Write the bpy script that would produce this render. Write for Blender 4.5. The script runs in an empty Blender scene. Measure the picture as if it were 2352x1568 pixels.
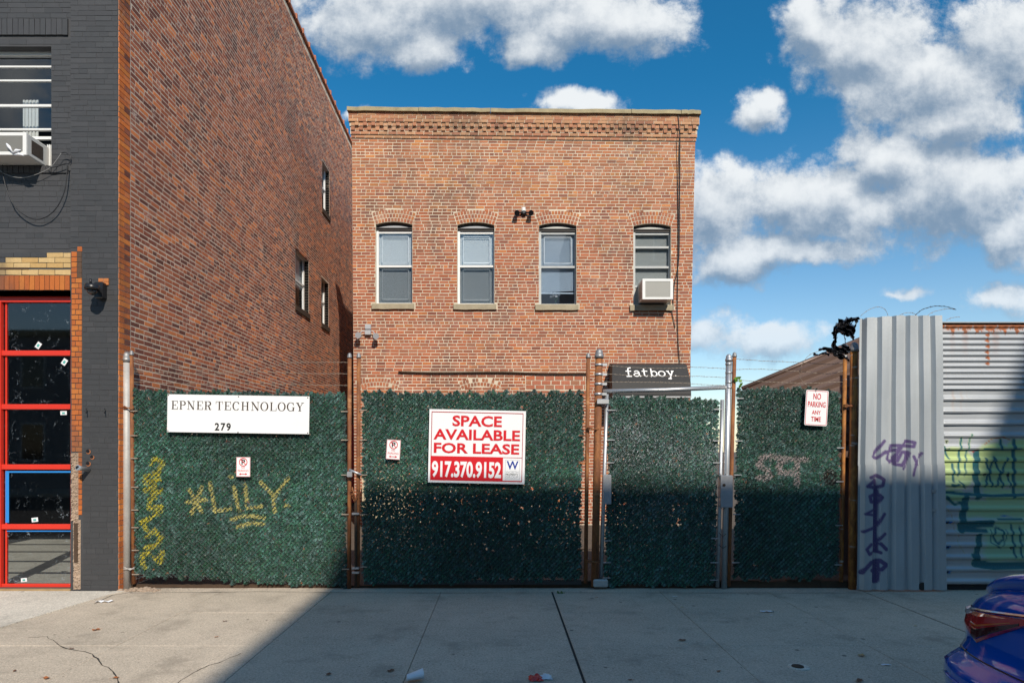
import bpy, math, random
import numpy as np
from mathutils import Vector, Matrix
random.seed(7); RNG = np.random.default_rng(7)
C = bpy.context.scene.collection
R = math.radians
# ------------------------------------------------------------------ camera, sky, sun, exposure
EYE = 1.75
cam = bpy.data.cameras.new('camera'); cam_o = bpy.data.objects.new('camera', cam); C.objects.link(cam_o)
cam_o.location = (0, 0, EYE); cam_o.rotation_euler = (R(90), 0, 0)
cam.sensor_width = 36; cam.lens = 36*1500/2352
cam.shift_x = 26/2352; cam.shift_y = 246/2352; cam.clip_start = .05; cam.clip_end = 3000
sc = bpy.context.scene; sc.camera = cam_o
SUN_T = Vector((-.32, 1, -.80)).normalized()          # direction the light travels
sun = bpy.data.lights.new('sun', 'SUN'); sun.energy = 3.75; sun.angle = R(.53); sun.color = (1, .91, .79)
sun_o = bpy.data.objects.new('sun', sun); C.objects.link(sun_o)
sun_o.rotation_euler = SUN_T.to_track_quat('-Z', 'Y').to_euler(); sun_o.location = (3, -10, 20)
sc.view_settings.view_transform = 'Standard'; sc.view_settings.look = 'None'
sc.view_settings.exposure = 0.42; sc.view_settings.gamma = 1; sc.view_settings.use_curve_mapping = False
sc.cycles.max_bounces = 6; sc.cycles.transparent_max_bounces = 12
W = bpy.data.worlds.new('World'); sc.world = W; W.use_nodes = True
nt = W.node_tree; nt.nodes.clear()
class NT:
    """small node helper"""
    def __init__(s, t): s.t = t
    def n(s, kind, **kw):
        nd = s.t.nodes.new(kind)
        for k, v in kw.items(): setattr(nd, k, v)
        return nd
    def put(s, sock, v):
        if isinstance(v, bpy.types.NodeSocket): s.t.links.new(v, sock)
        elif v is not None: sock.default_value = v
    def m(s, op, a, b=None, c=None, clamp=False):
        nd = s.n('ShaderNodeMath', operation=op, use_clamp=clamp)
        s.put(nd.inputs[0], a); s.put(nd.inputs[1], b); s.put(nd.inputs[2], c)
        return nd.outputs[0]
    def v(s, op, a, b=None):
        nd = s.n('ShaderNodeVectorMath', operation=op)
        s.put(nd.inputs[0], a); s.put(nd.inputs[1], b)
        return nd.outputs['Value'] if op in ('LENGTH', 'DOT_PRODUCT') else nd.outputs[0]
    def noise(s, vec, scale, detail=4, rough=.5, dist=0):
        nd = s.n('ShaderNodeTexNoise'); s.put(nd.inputs['Vector'], vec); nd.inputs['Scale'].default_value = scale
        nd.inputs['Detail'].default_value = detail; nd.inputs['Roughness'].default_value = rough; nd.inputs['Distortion'].default_value = dist
        return nd
    def ramp(s, fac, lo, hi, a=0., b=1.):
        nd = s.n('ShaderNodeMapRange', interpolation_type='SMOOTHSTEP')
        s.put(nd.inputs[0], fac)
        for i, x in enumerate((lo, hi, a, b)): s.put(nd.inputs[i+1], x)
        return nd.outputs[0]
    def mix(s, f, a, b, kind='MIX'):
        nd = s.n('ShaderNodeMix', data_type='RGBA', blend_type=kind)
        s.put(nd.inputs[0], f); s.put(nd.inputs[6], a if isinstance(a, bpy.types.NodeSocket) else (*a[:3], 1)); s.put(nd.inputs[7], b if isinstance(b, bpy.types.NodeSocket) else (*b[:3], 1))
        return nd.outputs[2]
def uvp(px, py): return ((px-1150)/1500, (1030-py)/1500)
CL = [(1060,0,450,135),(850,50,190,105),(1460,55,170,85),(1230,110,120,62),(970,110,130,66),(1330,40,200,90),
      (2000,110,210,150),(2120,190,270,125),(2330,110,200,150),(1880,60,90,90),(2180,280,190,70),
      (1722,250,78,62),(1748,215,52,42),
      (1880,470,330,125),(2200,450,290,130),(1650,480,150,140),(2060,370,170,70),(1840,585,210,45),(1700,600,140,70),(2330,520,120,90),
      (1760,785,210,70,.28),(1620,760,150,70,.3),(2290,690,170,70,.28),(2060,665,110,34,.42),
      (830,258,56,40,.25),(1330,238,150,50,.2),(960,256,70,20,.3)]
def cloud_group():
    g = bpy.data.node_groups.new('cloud_density', 'ShaderNodeTree')
    g.interface.new_socket('Vector', in_out='INPUT', socket_type='NodeSocketVector')
    g.interface.new_socket('Density', in_out='OUTPUT', socket_type='NodeSocketFloat')
    q = NT(g); gi = q.n('NodeGroupInput'); go = q.n('NodeGroupOutput'); p = gi.outputs[0]
    w = q.noise(p, 7, 4, .6); wv = q.v('SCALE', q.v('SUBTRACT', w.outputs['Color'], (.5, .5, .5))); wv.node.inputs['Scale'].default_value = .07
    pw = q.v('ADD', p, wv); pw = q.v('MULTIPLY', pw, (1, 1, 0)); best = None
    for (px, py, rx, ry, *pen) in CL:
        u, v = uvp(px, py)
        L = q.v('LENGTH', q.v('MULTIPLY', q.v('SUBTRACT', pw, (u, v, 0)), (1500/rx, 1500/ry, 0)))
        if pen: L = q.m('ADD', L, pen[0])
        if best is None: best = L
        else:
            best = q.m('SMOOTH_MIN', best, L, .25)
    n1 = q.noise(p, 13, 10, .66); n2 = q.noise(p, 3.2, 3, .5)
    bill = q.n('ShaderNodeTexVoronoi', feature='SMOOTH_F1'); q.put(bill.inputs['Vector'], pw); bill.inputs['Scale'].default_value = 26; bill.inputs['Smoothness'].default_value = .5
    d = q.m('SUBTRACT', 1.02, best)
    d = q.m('ADD', d, q.m('MULTIPLY', q.m('SUBTRACT', n1.outputs[0], .5), 1.05))
    d = q.m('ADD', d, q.m('MULTIPLY', q.m('SUBTRACT', n2.outputs[0], .5), .5))
    n3 = q.noise(p, 42, 6, .7); d = q.m('ADD', d, q.m('MULTIPLY', q.m('SUBTRACT', n3.outputs[0], .5), .6))
    d = q.m('ADD', d, q.m('MULTIPLY', q.m('SUBTRACT', .45, bill.outputs['Distance']), .35))
    q.put(go.inputs[0], d)
    return g
q = NT(nt)
tc = q.n('ShaderNodeTexCoord'); dirv = tc.outputs['Generated']; sep = q.n('ShaderNodeSeparateXYZ'); q.put(sep.inputs[0], dirv)
yy = q.m('MAXIMUM', sep.outputs[1], .08); cb = q.n('ShaderNodeCombineXYZ')
q.put(cb.inputs[0], q.m('DIVIDE', sep.outputs[0], yy)); q.put(cb.inputs[1], q.m('DIVIDE', sep.outputs[2], yy)); uv = cb.outputs[0]
G = cloud_group()
def dens(vec):
    nd = q.n('ShaderNodeGroup'); nd.node_tree = G; q.put(nd.inputs[0], vec); return nd.outputs[0]
d0 = dens(uv); d1 = dens(q.v('ADD', uv, (.012, .035, 0)))
# the rest of the sky carries the same kind of scattered cumulus
gn = q.noise(dirv, 3.0, 8, .58); gen = q.m('MULTIPLY', q.m('SUBTRACT', gn.outputs[0], .53), 5)
gn2 = q.noise(q.v('ADD', dirv, (.01, 0, .05)), 3.0, 8, .58); gen2 = q.m('MULTIPLY', q.m('SUBTRACT', gn2.outputs[0], .53), 5)
au = q.m('ABSOLUTE', q.m('SUBTRACT', q.m('DIVIDE', sep.outputs[0], yy), .02))
av = q.m('DIVIDE', sep.outputs[2], yy)
inframe = q.m('MULTIPLY', q.m('MULTIPLY', q.ramp(au, .80, 1.1, 1, 0), q.ramp(av, .72, 1.0, 1, 0)), q.ramp(sep.outputs[1], .1, .3))
def sel(a, b): return q.m('ADD', q.m('MULTIPLY', a, inframe), q.m('MULTIPLY', b, q.m('SUBTRACT', 1, inframe)))
D0 = sel(d0, gen); D1 = sel(d1, gen2)
alpha = q.m('MULTIPLY', q.ramp(D0, -.06, .42), q.ramp(sep.outputs[2], .02, .40, .72, .97))
fine = q.noise(dirv, 16, 6, .6)
lit = q.m('ADD', q.m('MULTIPLY', q.m('SUBTRACT', D0, D1), .85), q.m('MULTIPLY', q.m('SUBTRACT', fine.outputs[0], .5), .5))
lit = q.m('SUBTRACT', lit, q.m('MULTIPLY', q.ramp(D0, .6, 1.3), .22))
lf = q.ramp(lit, -.50, .62)
ccol = q.mix(lf, (.17, .24, .33), (.66, .685, .70))
ccol = q.mix(q.ramp(sep.outputs[2], .0, .22, .55, 0), ccol, (.30, .46, .66))
sky = q.n('ShaderNodeTexSky', sky_type='NISHITA'); sky.sun_disc = False
sd = -SUN_T; sky.sun_elevation = math.asin(sd.z); sky.sun_rotation = math.atan2(sd.x, sd.y)
sky.air_density = 1.2; sky.dust_density = .3; sky.ozone_density = 1.6
skc = q.mix(1, sky.outputs[0], q.mix(q.ramp(sep.outputs[2], .0, .5), (.62, .66, .72), (.07, .42, .59)), 'MULTIPLY')
b1 = q.n('ShaderNodeBackground'); q.put(b1.inputs[0], skc); b1.inputs[1].default_value = .15
b2 = q.n('ShaderNodeBackground'); q.put(b2.inputs[0], ccol); b2.inputs[1].default_value = 1.0
ms = q.n('ShaderNodeMixShader'); q.put(ms.inputs[0], alpha); nt.links.new(b1.outputs[0], ms.inputs[1]); nt.links.new(b2.outputs[0], ms.inputs[2])
wo = q.n('ShaderNodeOutputWorld'); nt.links.new(ms.outputs[0], wo.inputs[0])
W.cycles.sampling_method = 'MANUAL'; W.cycles.sample_map_resolution = 512

# ------------------------------------------------------------------ helpers
def P(px, py, Y): return Vector(((px-1150)*Y/1500, Y, EYE+(1030-py)*Y/1500))
def props(o, label=None, cat=None, group=None, kind=None):
    if label: o['label'] = label
    if cat: o['category'] = cat
    if group: o['group'] = group
    if kind: o['kind'] = kind
    return o
def empty(name, loc, label, cat, group=None):
    o = bpy.data.objects.new(name, None); C.objects.link(o); o.location = loc; o.empty_display_size = .1
    return props(o, label, cat, group)
def link(name, me, mats, parent=None, kind=None):
    o = bpy.data.objects.new(name, me); C.objects.link(o)
    for m_ in (mats if isinstance(mats, (list, tuple)) else [mats]): me.materials.append(m_)
    if parent is not None:
        o.parent = parent; pl = Vector((0, 0, 0)); q_ = parent
        while q_ is not None: pl += Vector(q_.location); q_ = q_.parent
        o.location = -pl                                  # meshes are written in world coordinates
    if kind: o['kind'] = kind
    return o
class MB:
    def __init__(s): s.v = []; s.f = []; s.mi = []; s.sm = []; s.cur = 0; s.smooth = False
    def q(s, *pts):
        i = len(s.v); s.v += [tuple(p) for p in pts]; s.f.append(tuple(range(i, i+len(pts)))); s.mi.append(s.cur); s.sm.append(s.smooth)
    def box(s, x0, x1, y0, y1, z0, z1, bev=0):
        i = len(s.v); b = bev
        if b:
            s.hull([(x, y, z) for z, e in ((z0, b), (z0+b, 0), (z1-b, 0), (z1, b)) for x, y in ((x0+e, y0+e), (x1-e, y0+e), (x1-e, y1-e), (x0+e, y1-e))], 4)
            return
        s.v += [(x0, y0, z0), (x1, y0, z0), (x1, y1, z0), (x0, y1, z0), (x0, y0, z1), (x1, y0, z1), (x1, y1, z1), (x0, y1, z1)]
        for f in ((0, 3, 2, 1), (4, 5, 6, 7), (0, 1, 5, 4), (1, 2, 6, 5), (2, 3, 7, 6), (3, 0, 4, 7)):
            s.f.append(tuple(i+k for k in f)); s.mi.append(s.cur); s.sm.append(False)
    def hull(s, pts, n, cap=True):
        """stacked rings of n points"""
        i = len(s.v); s.v += [tuple(p) for p in pts]; k = len(pts)//n
        for r in range(k-1):
            for j in range(n):
                a = i+r*n+j; b = i+r*n+(j+1) % n
                s.f.append((a, b, b+n, a+n)); s.mi.append(s.cur); s.sm.append(s.smooth)
        if cap:
            s.f.append(tuple(i+j for j in reversed(range(n)))); s.mi.append(s.cur); s.sm.append(False)
            s.f.append(tuple(i+(k-1)*n+j for j in range(n))); s.mi.append(s.cur); s.sm.append(False)
    def tube(s, pts, r, n=8, cap=True):
        pts = [Vector(p) for p in pts]; ring = []; sm = s.smooth; s.smooth = True
        rr = r if isinstance(r, (list, tuple)) else [r]*len(pts)
        ref = None
        for k, p in enumerate(pts):
            t = (pts[min(k+1, len(pts)-1)]-pts[max(k-1, 0)])
            t = t.normalized() if t.length > 1e-9 else Vector((0, 0, 1))
            if ref is None: ref = Vector((0, 1, 0)) if abs(t.y) < .8 else Vector((1, 0, 0))
            a = t.cross(ref).normalized(); b = t.cross(a).normalized()
            for j in range(n):
                th = 2*math.pi*j/n
                ring.append(p+(a*math.cos(th)+b*math.sin(th))*rr[k])
        s.hull(ring, n, cap); s.smooth = sm
    def lathe(s, base, axis, prof, n=16):
        """prof: (distance along axis, radius)"""
        base = Vector(base); axis = Vector(axis).normalized(); ref = Vector((0, 1, 0)) if abs(axis.y) < .8 else Vector((1, 0, 0))
        a = axis.cross(ref).normalized(); b = axis.cross(a).normalized(); sm = s.smooth; s.smooth = True
        s.hull([base+axis*d+(a*math.cos(2*math.pi*j/n)+b*math.sin(2*math.pi*j/n))*r for d, r in prof for j in range(n)], n); s.smooth = sm
    def mesh(s, name):
        me = bpy.data.meshes.new(name); me.from_pydata(s.v, [], s.f); me.update()
        me.polygons.foreach_set('material_index', s.mi); me.polygons.foreach_set('use_smooth', s.sm)
        return me
    def build(s, name, mats, parent=None, kind=None): return link(name, s.mesh(name), mats, parent, kind)
def boxo(name, m, parent, *b, bev=0):
    g = MB(); g.box(*b, bev=bev); return g.build(name, m, parent)
def np_mesh(name, V, F, col=None, smooth=False):
    """V (n,3), F (m,4) quads; col (n,4) point colour called tint"""
    me = bpy.data.meshes.new(name); me.vertices.add(len(V)); me.vertices.foreach_set('co', np.asarray(V, np.float32).ravel())
    k = F.shape[1]; me.loops.add(len(F)*k); me.loops.foreach_set('vertex_index', np.asarray(F, np.int32).ravel())
    me.polygons.add(len(F)); me.polygons.foreach_set('loop_start', np.arange(0, len(F)*k, k, dtype=np.int32))
    me.polygons.foreach_set('use_smooth', np.full(len(F), smooth))
    me.update(calc_edges=True)
    if col is not None:
        a = me.attributes.new('tint', 'FLOAT_COLOR', 'POINT'); a.data.foreach_set('color', np.asarray(col, np.float32).ravel())
    return me

# ------------------------------------------------------------------ materials
def mat(name, col=(.5, .5, .5), rough=.7, metal=0., spec=.5, var=.0, vscale=3, fine=.0, fscale=80, bump=0., bscale=200, build=None, coat=0, emis=None):
    m_ = bpy.data.materials.new(name); m_.use_nodes = True; t = m_.node_tree; b = t.nodes['Principled BSDF']; k = NT(t)
    b.inputs['Roughness'].default_value = rough; b.inputs['Metallic'].default_value = metal; b.inputs['Specular IOR Level'].default_value = spec
    b.inputs['Coat Weight'].default_value = coat
    pos = k.n('ShaderNodeNewGeometry').outputs['Position']; c = None
    if var or fine:
        f = k.m('ADD', 1, 0)
        if var: f = k.m('ADD', f, k.m('MULTIPLY', k.m('SUBTRACT', k.noise(pos, vscale, 6, .6).outputs[0], .5), var*2))
        if fine: f = k.m('ADD', f, k.m('MULTIPLY', k.m('SUBTRACT', k.noise(pos, fscale, 3, .7).outputs[0], .5), fine*2))
        sc_ = k.v('SCALE', (*col,)); k.put(sc_.node.inputs['Scale'], f); c = sc_
    k.put(b.inputs['Base Color'], c if c is not None else (*col, 1))
    if build:
        c2 = build(k, pos, c if c is not None else k.mix(0, col, col), b)
        if c2 is not None: k.put(b.inputs['Base Color'], c2)
    if bump:
        bp = k.n('ShaderNodeBump'); bp.inputs['Strength'].default_value = bump; bp.inputs['Distance'].default_value = .01
        k.put(bp.inputs['Height'], k.noise(pos, bscale, 4, .6).outputs[0]); k.put(b.inputs['Normal'], bp.outputs[0])
    return m_
def tintmat(name, rough=.85, spec=.3, var=.25, vscale=30, white=0., wscale=1.3, wlo=.6, dark=0., trans=0, wcol=(.62, .58, .52)):
    def bl(k, pos, c, b):
        at = k.n('ShaderNodeAttribute', attribute_name='tint'); col = at.outputs['Color']
        f = k.m('ADD', 1, k.m('MULTIPLY', k.m('SUBTRACT', k.noise(pos, vscale, 5, .65).outputs[0], .5), var*2))
        s_ = k.v('SCALE', col); k.put(s_.node.inputs['Scale'], f); o = s_
        if white:
            a = k.m('MULTIPLY', k.ramp(k.noise(pos, wscale, 5, .6).outputs[0], wlo, wlo+.14), k.ramp(k.noise(pos, 25, 4, .6).outputs[0], .42, .62))
            o = k.mix(k.m('MULTIPLY', a, white), o, wcol)
        if dark:
            a = k.m('MULTIPLY', k.ramp(k.noise(k.v('MULTIPLY', pos, (1.6, 1.6, .5)), .9, 5, .6).outputs[0], .5, .72), dark)
            o = k.mix(a, o, (.06, .055, .05))
        return o
    return mat(name, rough=rough, spec=spec, bump=.25, bscale=120, build=bl)
M = {}
M['brick'] = tintmat('red_brick', white=.5, wscale=.8, wlo=.57, dark=.55, wcol=(.62, .50, .38))
M['brick_old'] = tintmat('old_brick', white=.6, wscale=3.4, wlo=.55, dark=.35, wcol=(.66, .52, .46))
M['brick_paint'] = tintmat('painted_brick', rough=.55, spec=.4, var=.12, vscale=12)
M['mortar'] = mat('mortar', (.58, .50, .385), .95, var=.45, vscale=1.5, fine=.15, fscale=60, bump=.4)
M['mortar_old'] = mat('old_mortar', (.62, .51, .40), .95, var=.35, vscale=1.2, fine=.2, fscale=60, bump=.4)
M['mortar_dark'] = mat('painted_mortar', (.048, .049, .053), .8, var=.4, vscale=4)
def concrete(name, col, crackdark=0.35, joints=True):
    def bl(k, pos, c, b):
        big = k.noise(pos, .7, 6, .6).outputs[0]; mid = k.noise(pos, 6, 5, .65).outputs[0]; fi = k.m('ADD', k.m('MULTIPLY', k.noise(pos, 140, 3, .8).outputs[0], .45), k.m('MULTIPLY', k.noise(pos, 48, 4, .8).outputs[0], .55))
        f = k.m('ADD', k.m('ADD', k.m('MULTIPLY', big, .55), k.m('MULTIPLY', mid, .35)), k.m('MULTIPLY', fi, 2.8))
        f = k.m('ADD', f, -.85)
        s_ = k.v('SCALE', (*col,)); k.put(s_.node.inputs['Scale'], f)
        vo = k.n('ShaderNodeTexVoronoi'); k.put(vo.inputs['Vector'], pos); vo.inputs['Scale'].default_value = 3.1
        spot = k.m('MULTIPLY', k.ramp(vo.outputs['Distance'], .05, .075, 1, 0), k.ramp(mid, .38, .46))
        v2 = k.n('ShaderNodeTexVoronoi'); k.put(v2.inputs['Vector'], pos); v2.inputs['Scale'].default_value = 75
        peb = k.ramp(v2.outputs['Distance'], .10, .3, 1, 0); sp = k.n('ShaderNodeSeparateColor'); k.put(sp.inputs[0], v2.outputs['Color'])
        o = k.mix(k.m('MULTIPLY', peb, k.ramp(sp.outputs[0], .72, .74)), s_, [min(1, x*1.75) for x in col])
        o = k.mix(k.m('MULTIPLY', peb, k.ramp(sp.outputs[1], .70, .72)), o, [x*.35 for x in col])
        o = k.mix(k.m('MULTIPLY', spot, .75), o, (.05, .048, .045))
        v3 = k.n('ShaderNodeTexVoronoi'); k.put(v3.inputs['Vector'], pos); v3.inputs['Scale'].default_value = 8.3; o = k.mix(k.m('MULTIPLY', k.ramp(v3.outputs['Distance'], .05, .09, 1, 0), .6), o, (.07, .065, .06))
        st = k.ramp(k.noise(pos, 1.6, 8, .72).outputs[0], .50, .68)
        o = k.mix(k.m('MULTIPLY', st, .6), o, [x*.55 for x in col])
        return o
    return mat(name, rough=.92, spec=.25, bump=.5, bscale=90, build=bl)
M['sidewalk'] = concrete('sidewalk_concrete', (.50, .425, .335))
M['slab'] = concrete('pale_concrete', (.60, .55, .47))
M['asphalt'] = mat('asphalt', (.055, .055, .057), .95, var=.3, fine=.5, fscale=120, bump=.5)
M['dirt'] = mat('yard_dirt', (.10, .075, .055), 1, var=.5, vscale=3, fine=.5, fscale=40, bump=.6)
M['joint'] = mat('joint_dark', (.035, .033, .03), 1, var=.4, vscale=20)
M['jointlite'] = mat('joint_tooled', (.17, .155, .13), 1, var=.4, vscale=20)
M['white'] = mat('white_paint', (.72, .72, .70), .5, var=.08)
M['sill'] = mat('sandstone_sill', (.36, .31, .215), .9, var=.3, vscale=8, fine=.2, bump=.4)
M['coping'] = mat('coping_stone', (.34, .285, .17), .9, var=.6, vscale=3.5, fine=.25, bump=.5)
M['darkwood'] = mat('dark_molding', (.04, .033, .03), .6, var=.3)
M['slat'] = mat('blind_slat', (.76, .78, .76), .6)
M['slatwarm'] = mat('blind_slat_warm', (.50, .50, .46), .6)
M['room'] = mat('dark_room', (.02, .022, .025), .9)
M['black'] = mat('black_plastic', (.012, .012, .014), .35)
M['grey'] = mat('grey_plastic', (.38, .39, .41), .5)
M['red'] = mat('red_paint', (.62, .035, .018), .4, var=.08, vscale=6)
M['blue'] = mat('blue_tape', (.02, .22, .62), .5)
M['steel'] = mat('galvanised_pipe', (.50, .51, .52), .42, metal=.75, var=.18, vscale=14, fine=.1, fscale=70)
M['cap'] = mat('cast_cap', (.30, .30, .30), .5, metal=.6, var=.2, vscale=30)
def rusty(name, c1, c2, c3, mx=.5, metal=.0):
    def bl(k, pos, c, b):
        n = k.noise(k.v('MULTIPLY', pos, (1, 1, .35)), 16, 6, .65).outputs[0]
        o = k.mix(k.ramp(n, .35, .6), c1, c2)
        n2 = k.noise(k.v('MULTIPLY', pos, (.4, .4, 2.2)), 5, 5, .6).outputs[0]
        return k.mix(k.ramp(n2, mx, mx+.06), o, c3)
    return mat(name, rough=.75, metal=metal, bump=.3, build=bl)
M['rust'] = rusty('rusted_pipe', (.30, .115, .035), (.17, .06, .022), (.36, .17, .07), .62)
M['rustpipe'] = rusty('rust_streaked_pipe', (.42, .17, .035), (.20, .075, .02), (.45, .43, .40), .60)
M['soffit'] = mat('lintel_steel', (.06, .035, .02), .9, var=.4, vscale=10)
M['fabric'] = mat('awning_canvas', (.022, .021, .021), .65, var=.3, vscale=8, fine=.2)
M['letter'] = mat('white_lettering', (.85, .84, .82), .5)
M['signwhite'] = mat('sign_white', (.80, .80, .80), .38, var=.04, vscale=3)
M['signred'] = mat('sign_red', (.60, .012, .02), .38)
M['signredd'] = mat('sign_dark_red', (.38, .02, .03), .4)
M['signblack'] = mat('sign_black', (.02, .02, .02), .4)
M['signbrown'] = mat('sign_brown', (.055, .035, .022), .4)
M['signblue'] = mat('sign_blue', (.01, .04, .28), .4)
M['signgrey'] = mat('sign_grey', (.42, .43, .45), .4)
M['cable'] = mat('cable_rubber', (.015, .015, .017), .5)
M['cablegrey'] = mat('grey_wire', (.22, .22, .22), .5)
M['wire'] = mat('weathered_wire', (.34, .28, .22), .6, metal=.3, var=.3, vscale=20)
M['terracotta'] = mat('terracotta_coping', (.42, .16, .09), .8, var=.3, vscale=9)
M['roofbrown'] = mat('brown_sheet', (.13, .082, .062), .42, metal=.15, var=.25, vscale=2.5, spec=.6)
M['siding'] = mat('brown_siding', (.24, .14, .11), .6, var=.25, vscale=4)
M['needle'] = tintmat('hedge_needle', rough=.42, spec=.65, var=.1)
M['plastic'] = mat('black_film', (.016, .016, .019), .22, spec=.7)
M['leafg'] = mat('vine_leaf', (.09, .20, .02), .5)
M['grassg'] = mat('grass_blade', (.06, .14, .015), .6)
M['leafo'] = mat('dry_leaf_orange', (.34, .12, .04), .7, var=.3, vscale=40)
M['leafb'] = mat('dry_leaf_brown', (.14, .06, .03), .7, var=.3, vscale=40)
M['leafy'] = mat('dry_leaf_tan', (.42, .28, .12), .7, var=.3, vscale=40)
M['paper'] = mat('white_paper', (.72, .73, .76), .6)
M['inside'] = mat('cup_inside', (.55, .52, .42), .6)
def glassmat(name, tint=(.9, .95, 1), refl=.5, rough=.02, scratch=0):
    m_ = bpy.data.materials.new(name); m_.use_nodes = True; t = m_.node_tree; t.nodes.clear(); k = NT(t)
    tr = k.n('ShaderNodeBsdfTransparent'); tr.inputs[0].default_value = (*tint, 1)
    gl = k.n('ShaderNodeBsdfGlossy'); gl.inputs['Roughness'].default_value = rough; gl.inputs[0].default_value = (1, 1, 1, 1)
    fr = k.n('ShaderNodeLayerWeight'); fr.inputs[0].default_value = .5
    f = k.m('ADD', k.m('POWER', fr.outputs['Facing'], 4), refl, clamp=True)
    mx = k.n('ShaderNodeMixShader'); k.put(mx.inputs[0], f); t.links.new(tr.outputs[0], mx.inputs[1]); t.links.new(gl.outputs[0], mx.inputs[2]); out = mx
    if scratch:
        pos = k.n('ShaderNodeNewGeometry').outputs['Position']
        w = k.noise(pos, 6, 3, .6); wv = k.v('SCALE', w.outputs['Color']); wv.node.inputs['Scale'].default_value = .35
        n = k.noise(k.v('ADD', pos, wv), 9, 2, .5).outputs[0]
        line = k.ramp(k.m('ABSOLUTE', k.m('SUBTRACT', n, .5)), .002, .011, 1, 0)
        line = k.m('MULTIPLY', line, k.ramp(k.noise(pos, 5, 4, .7).outputs[0], .52, .64))
        line = k.m('ADD', line, k.m('MULTIPLY', k.ramp(k.noise(pos, 60, 3, .8).outputs[0], .66, .75), .5), clamp=True)
        df = k.n('ShaderNodeBsdfDiffuse'); df.inputs[0].default_value = (.38, .45, .52, 1)
        m2 = k.n('ShaderNodeMixShader'); k.put(m2.inputs[0], k.m('MULTIPLY', line, scratch)); t.links.new(mx.outputs[0], m2.inputs[1]); t.links.new(df.outputs[0], m2.inputs[2]); out = m2
    o = k.n('ShaderNodeOutputMaterial'); t.links.new(out.outputs[0], o.inputs[0]); return m_
M['glass'] = glassmat('window_glass', refl=.10)
M['dimmer'] = glassmat('dimming_sheet', (.62, .62, .62), .0, .5)  # grey see-through sheet, added to dim the lower sashes
M['glassdark'] = glassmat('door_glass', (.62, .66, .68), .07, .03, scratch=.5)
def paintmetal(name, base, rough=.38, streak=(1, 1, .12), rusttop=None):
    """sheet metal; paint comes from the point colour 'tint' (alpha = cover)"""
    def bl(k, pos, c, b):
        n = k.noise(k.v('MULTIPLY', pos, streak), 10, 5, .6).outputs[0]; n2 = k.noise(pos, 2.0, 5, .6).outputs[0]
        s_ = k.v('SCALE', (*base,)); k.put(s_.node.inputs['Scale'], k.m('ADD', .72, k.m('ADD', k.m('MULTIPLY', n, .3), k.m('MULTIPLY', n2, .25))))
        at = k.n('ShaderNodeAttribute', attribute_name='tint')
        cov = k.m('MULTIPLY', at.outputs['Alpha'], k.ramp(k.noise(pos, 60, 3, .7).outputs[0], .25, .45, .7, 1))
        k.put(b.inputs['Metallic'], k.m('MULTIPLY', k.m('SUBTRACT', 1, cov), .5))
        return k.mix(cov, s_, at.outputs['Color'])
    return mat(name, rough=rough, spec=.3, bump=.08, bscale=30, build=bl)
M['sheet'] = paintmetal('galvanised_sheet', (.40, .43, .45), .50)
M['sheeth'] = paintmetal('aluminium_siding', (.39, .41, .43), .48, (.12, 1, 1))

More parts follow.
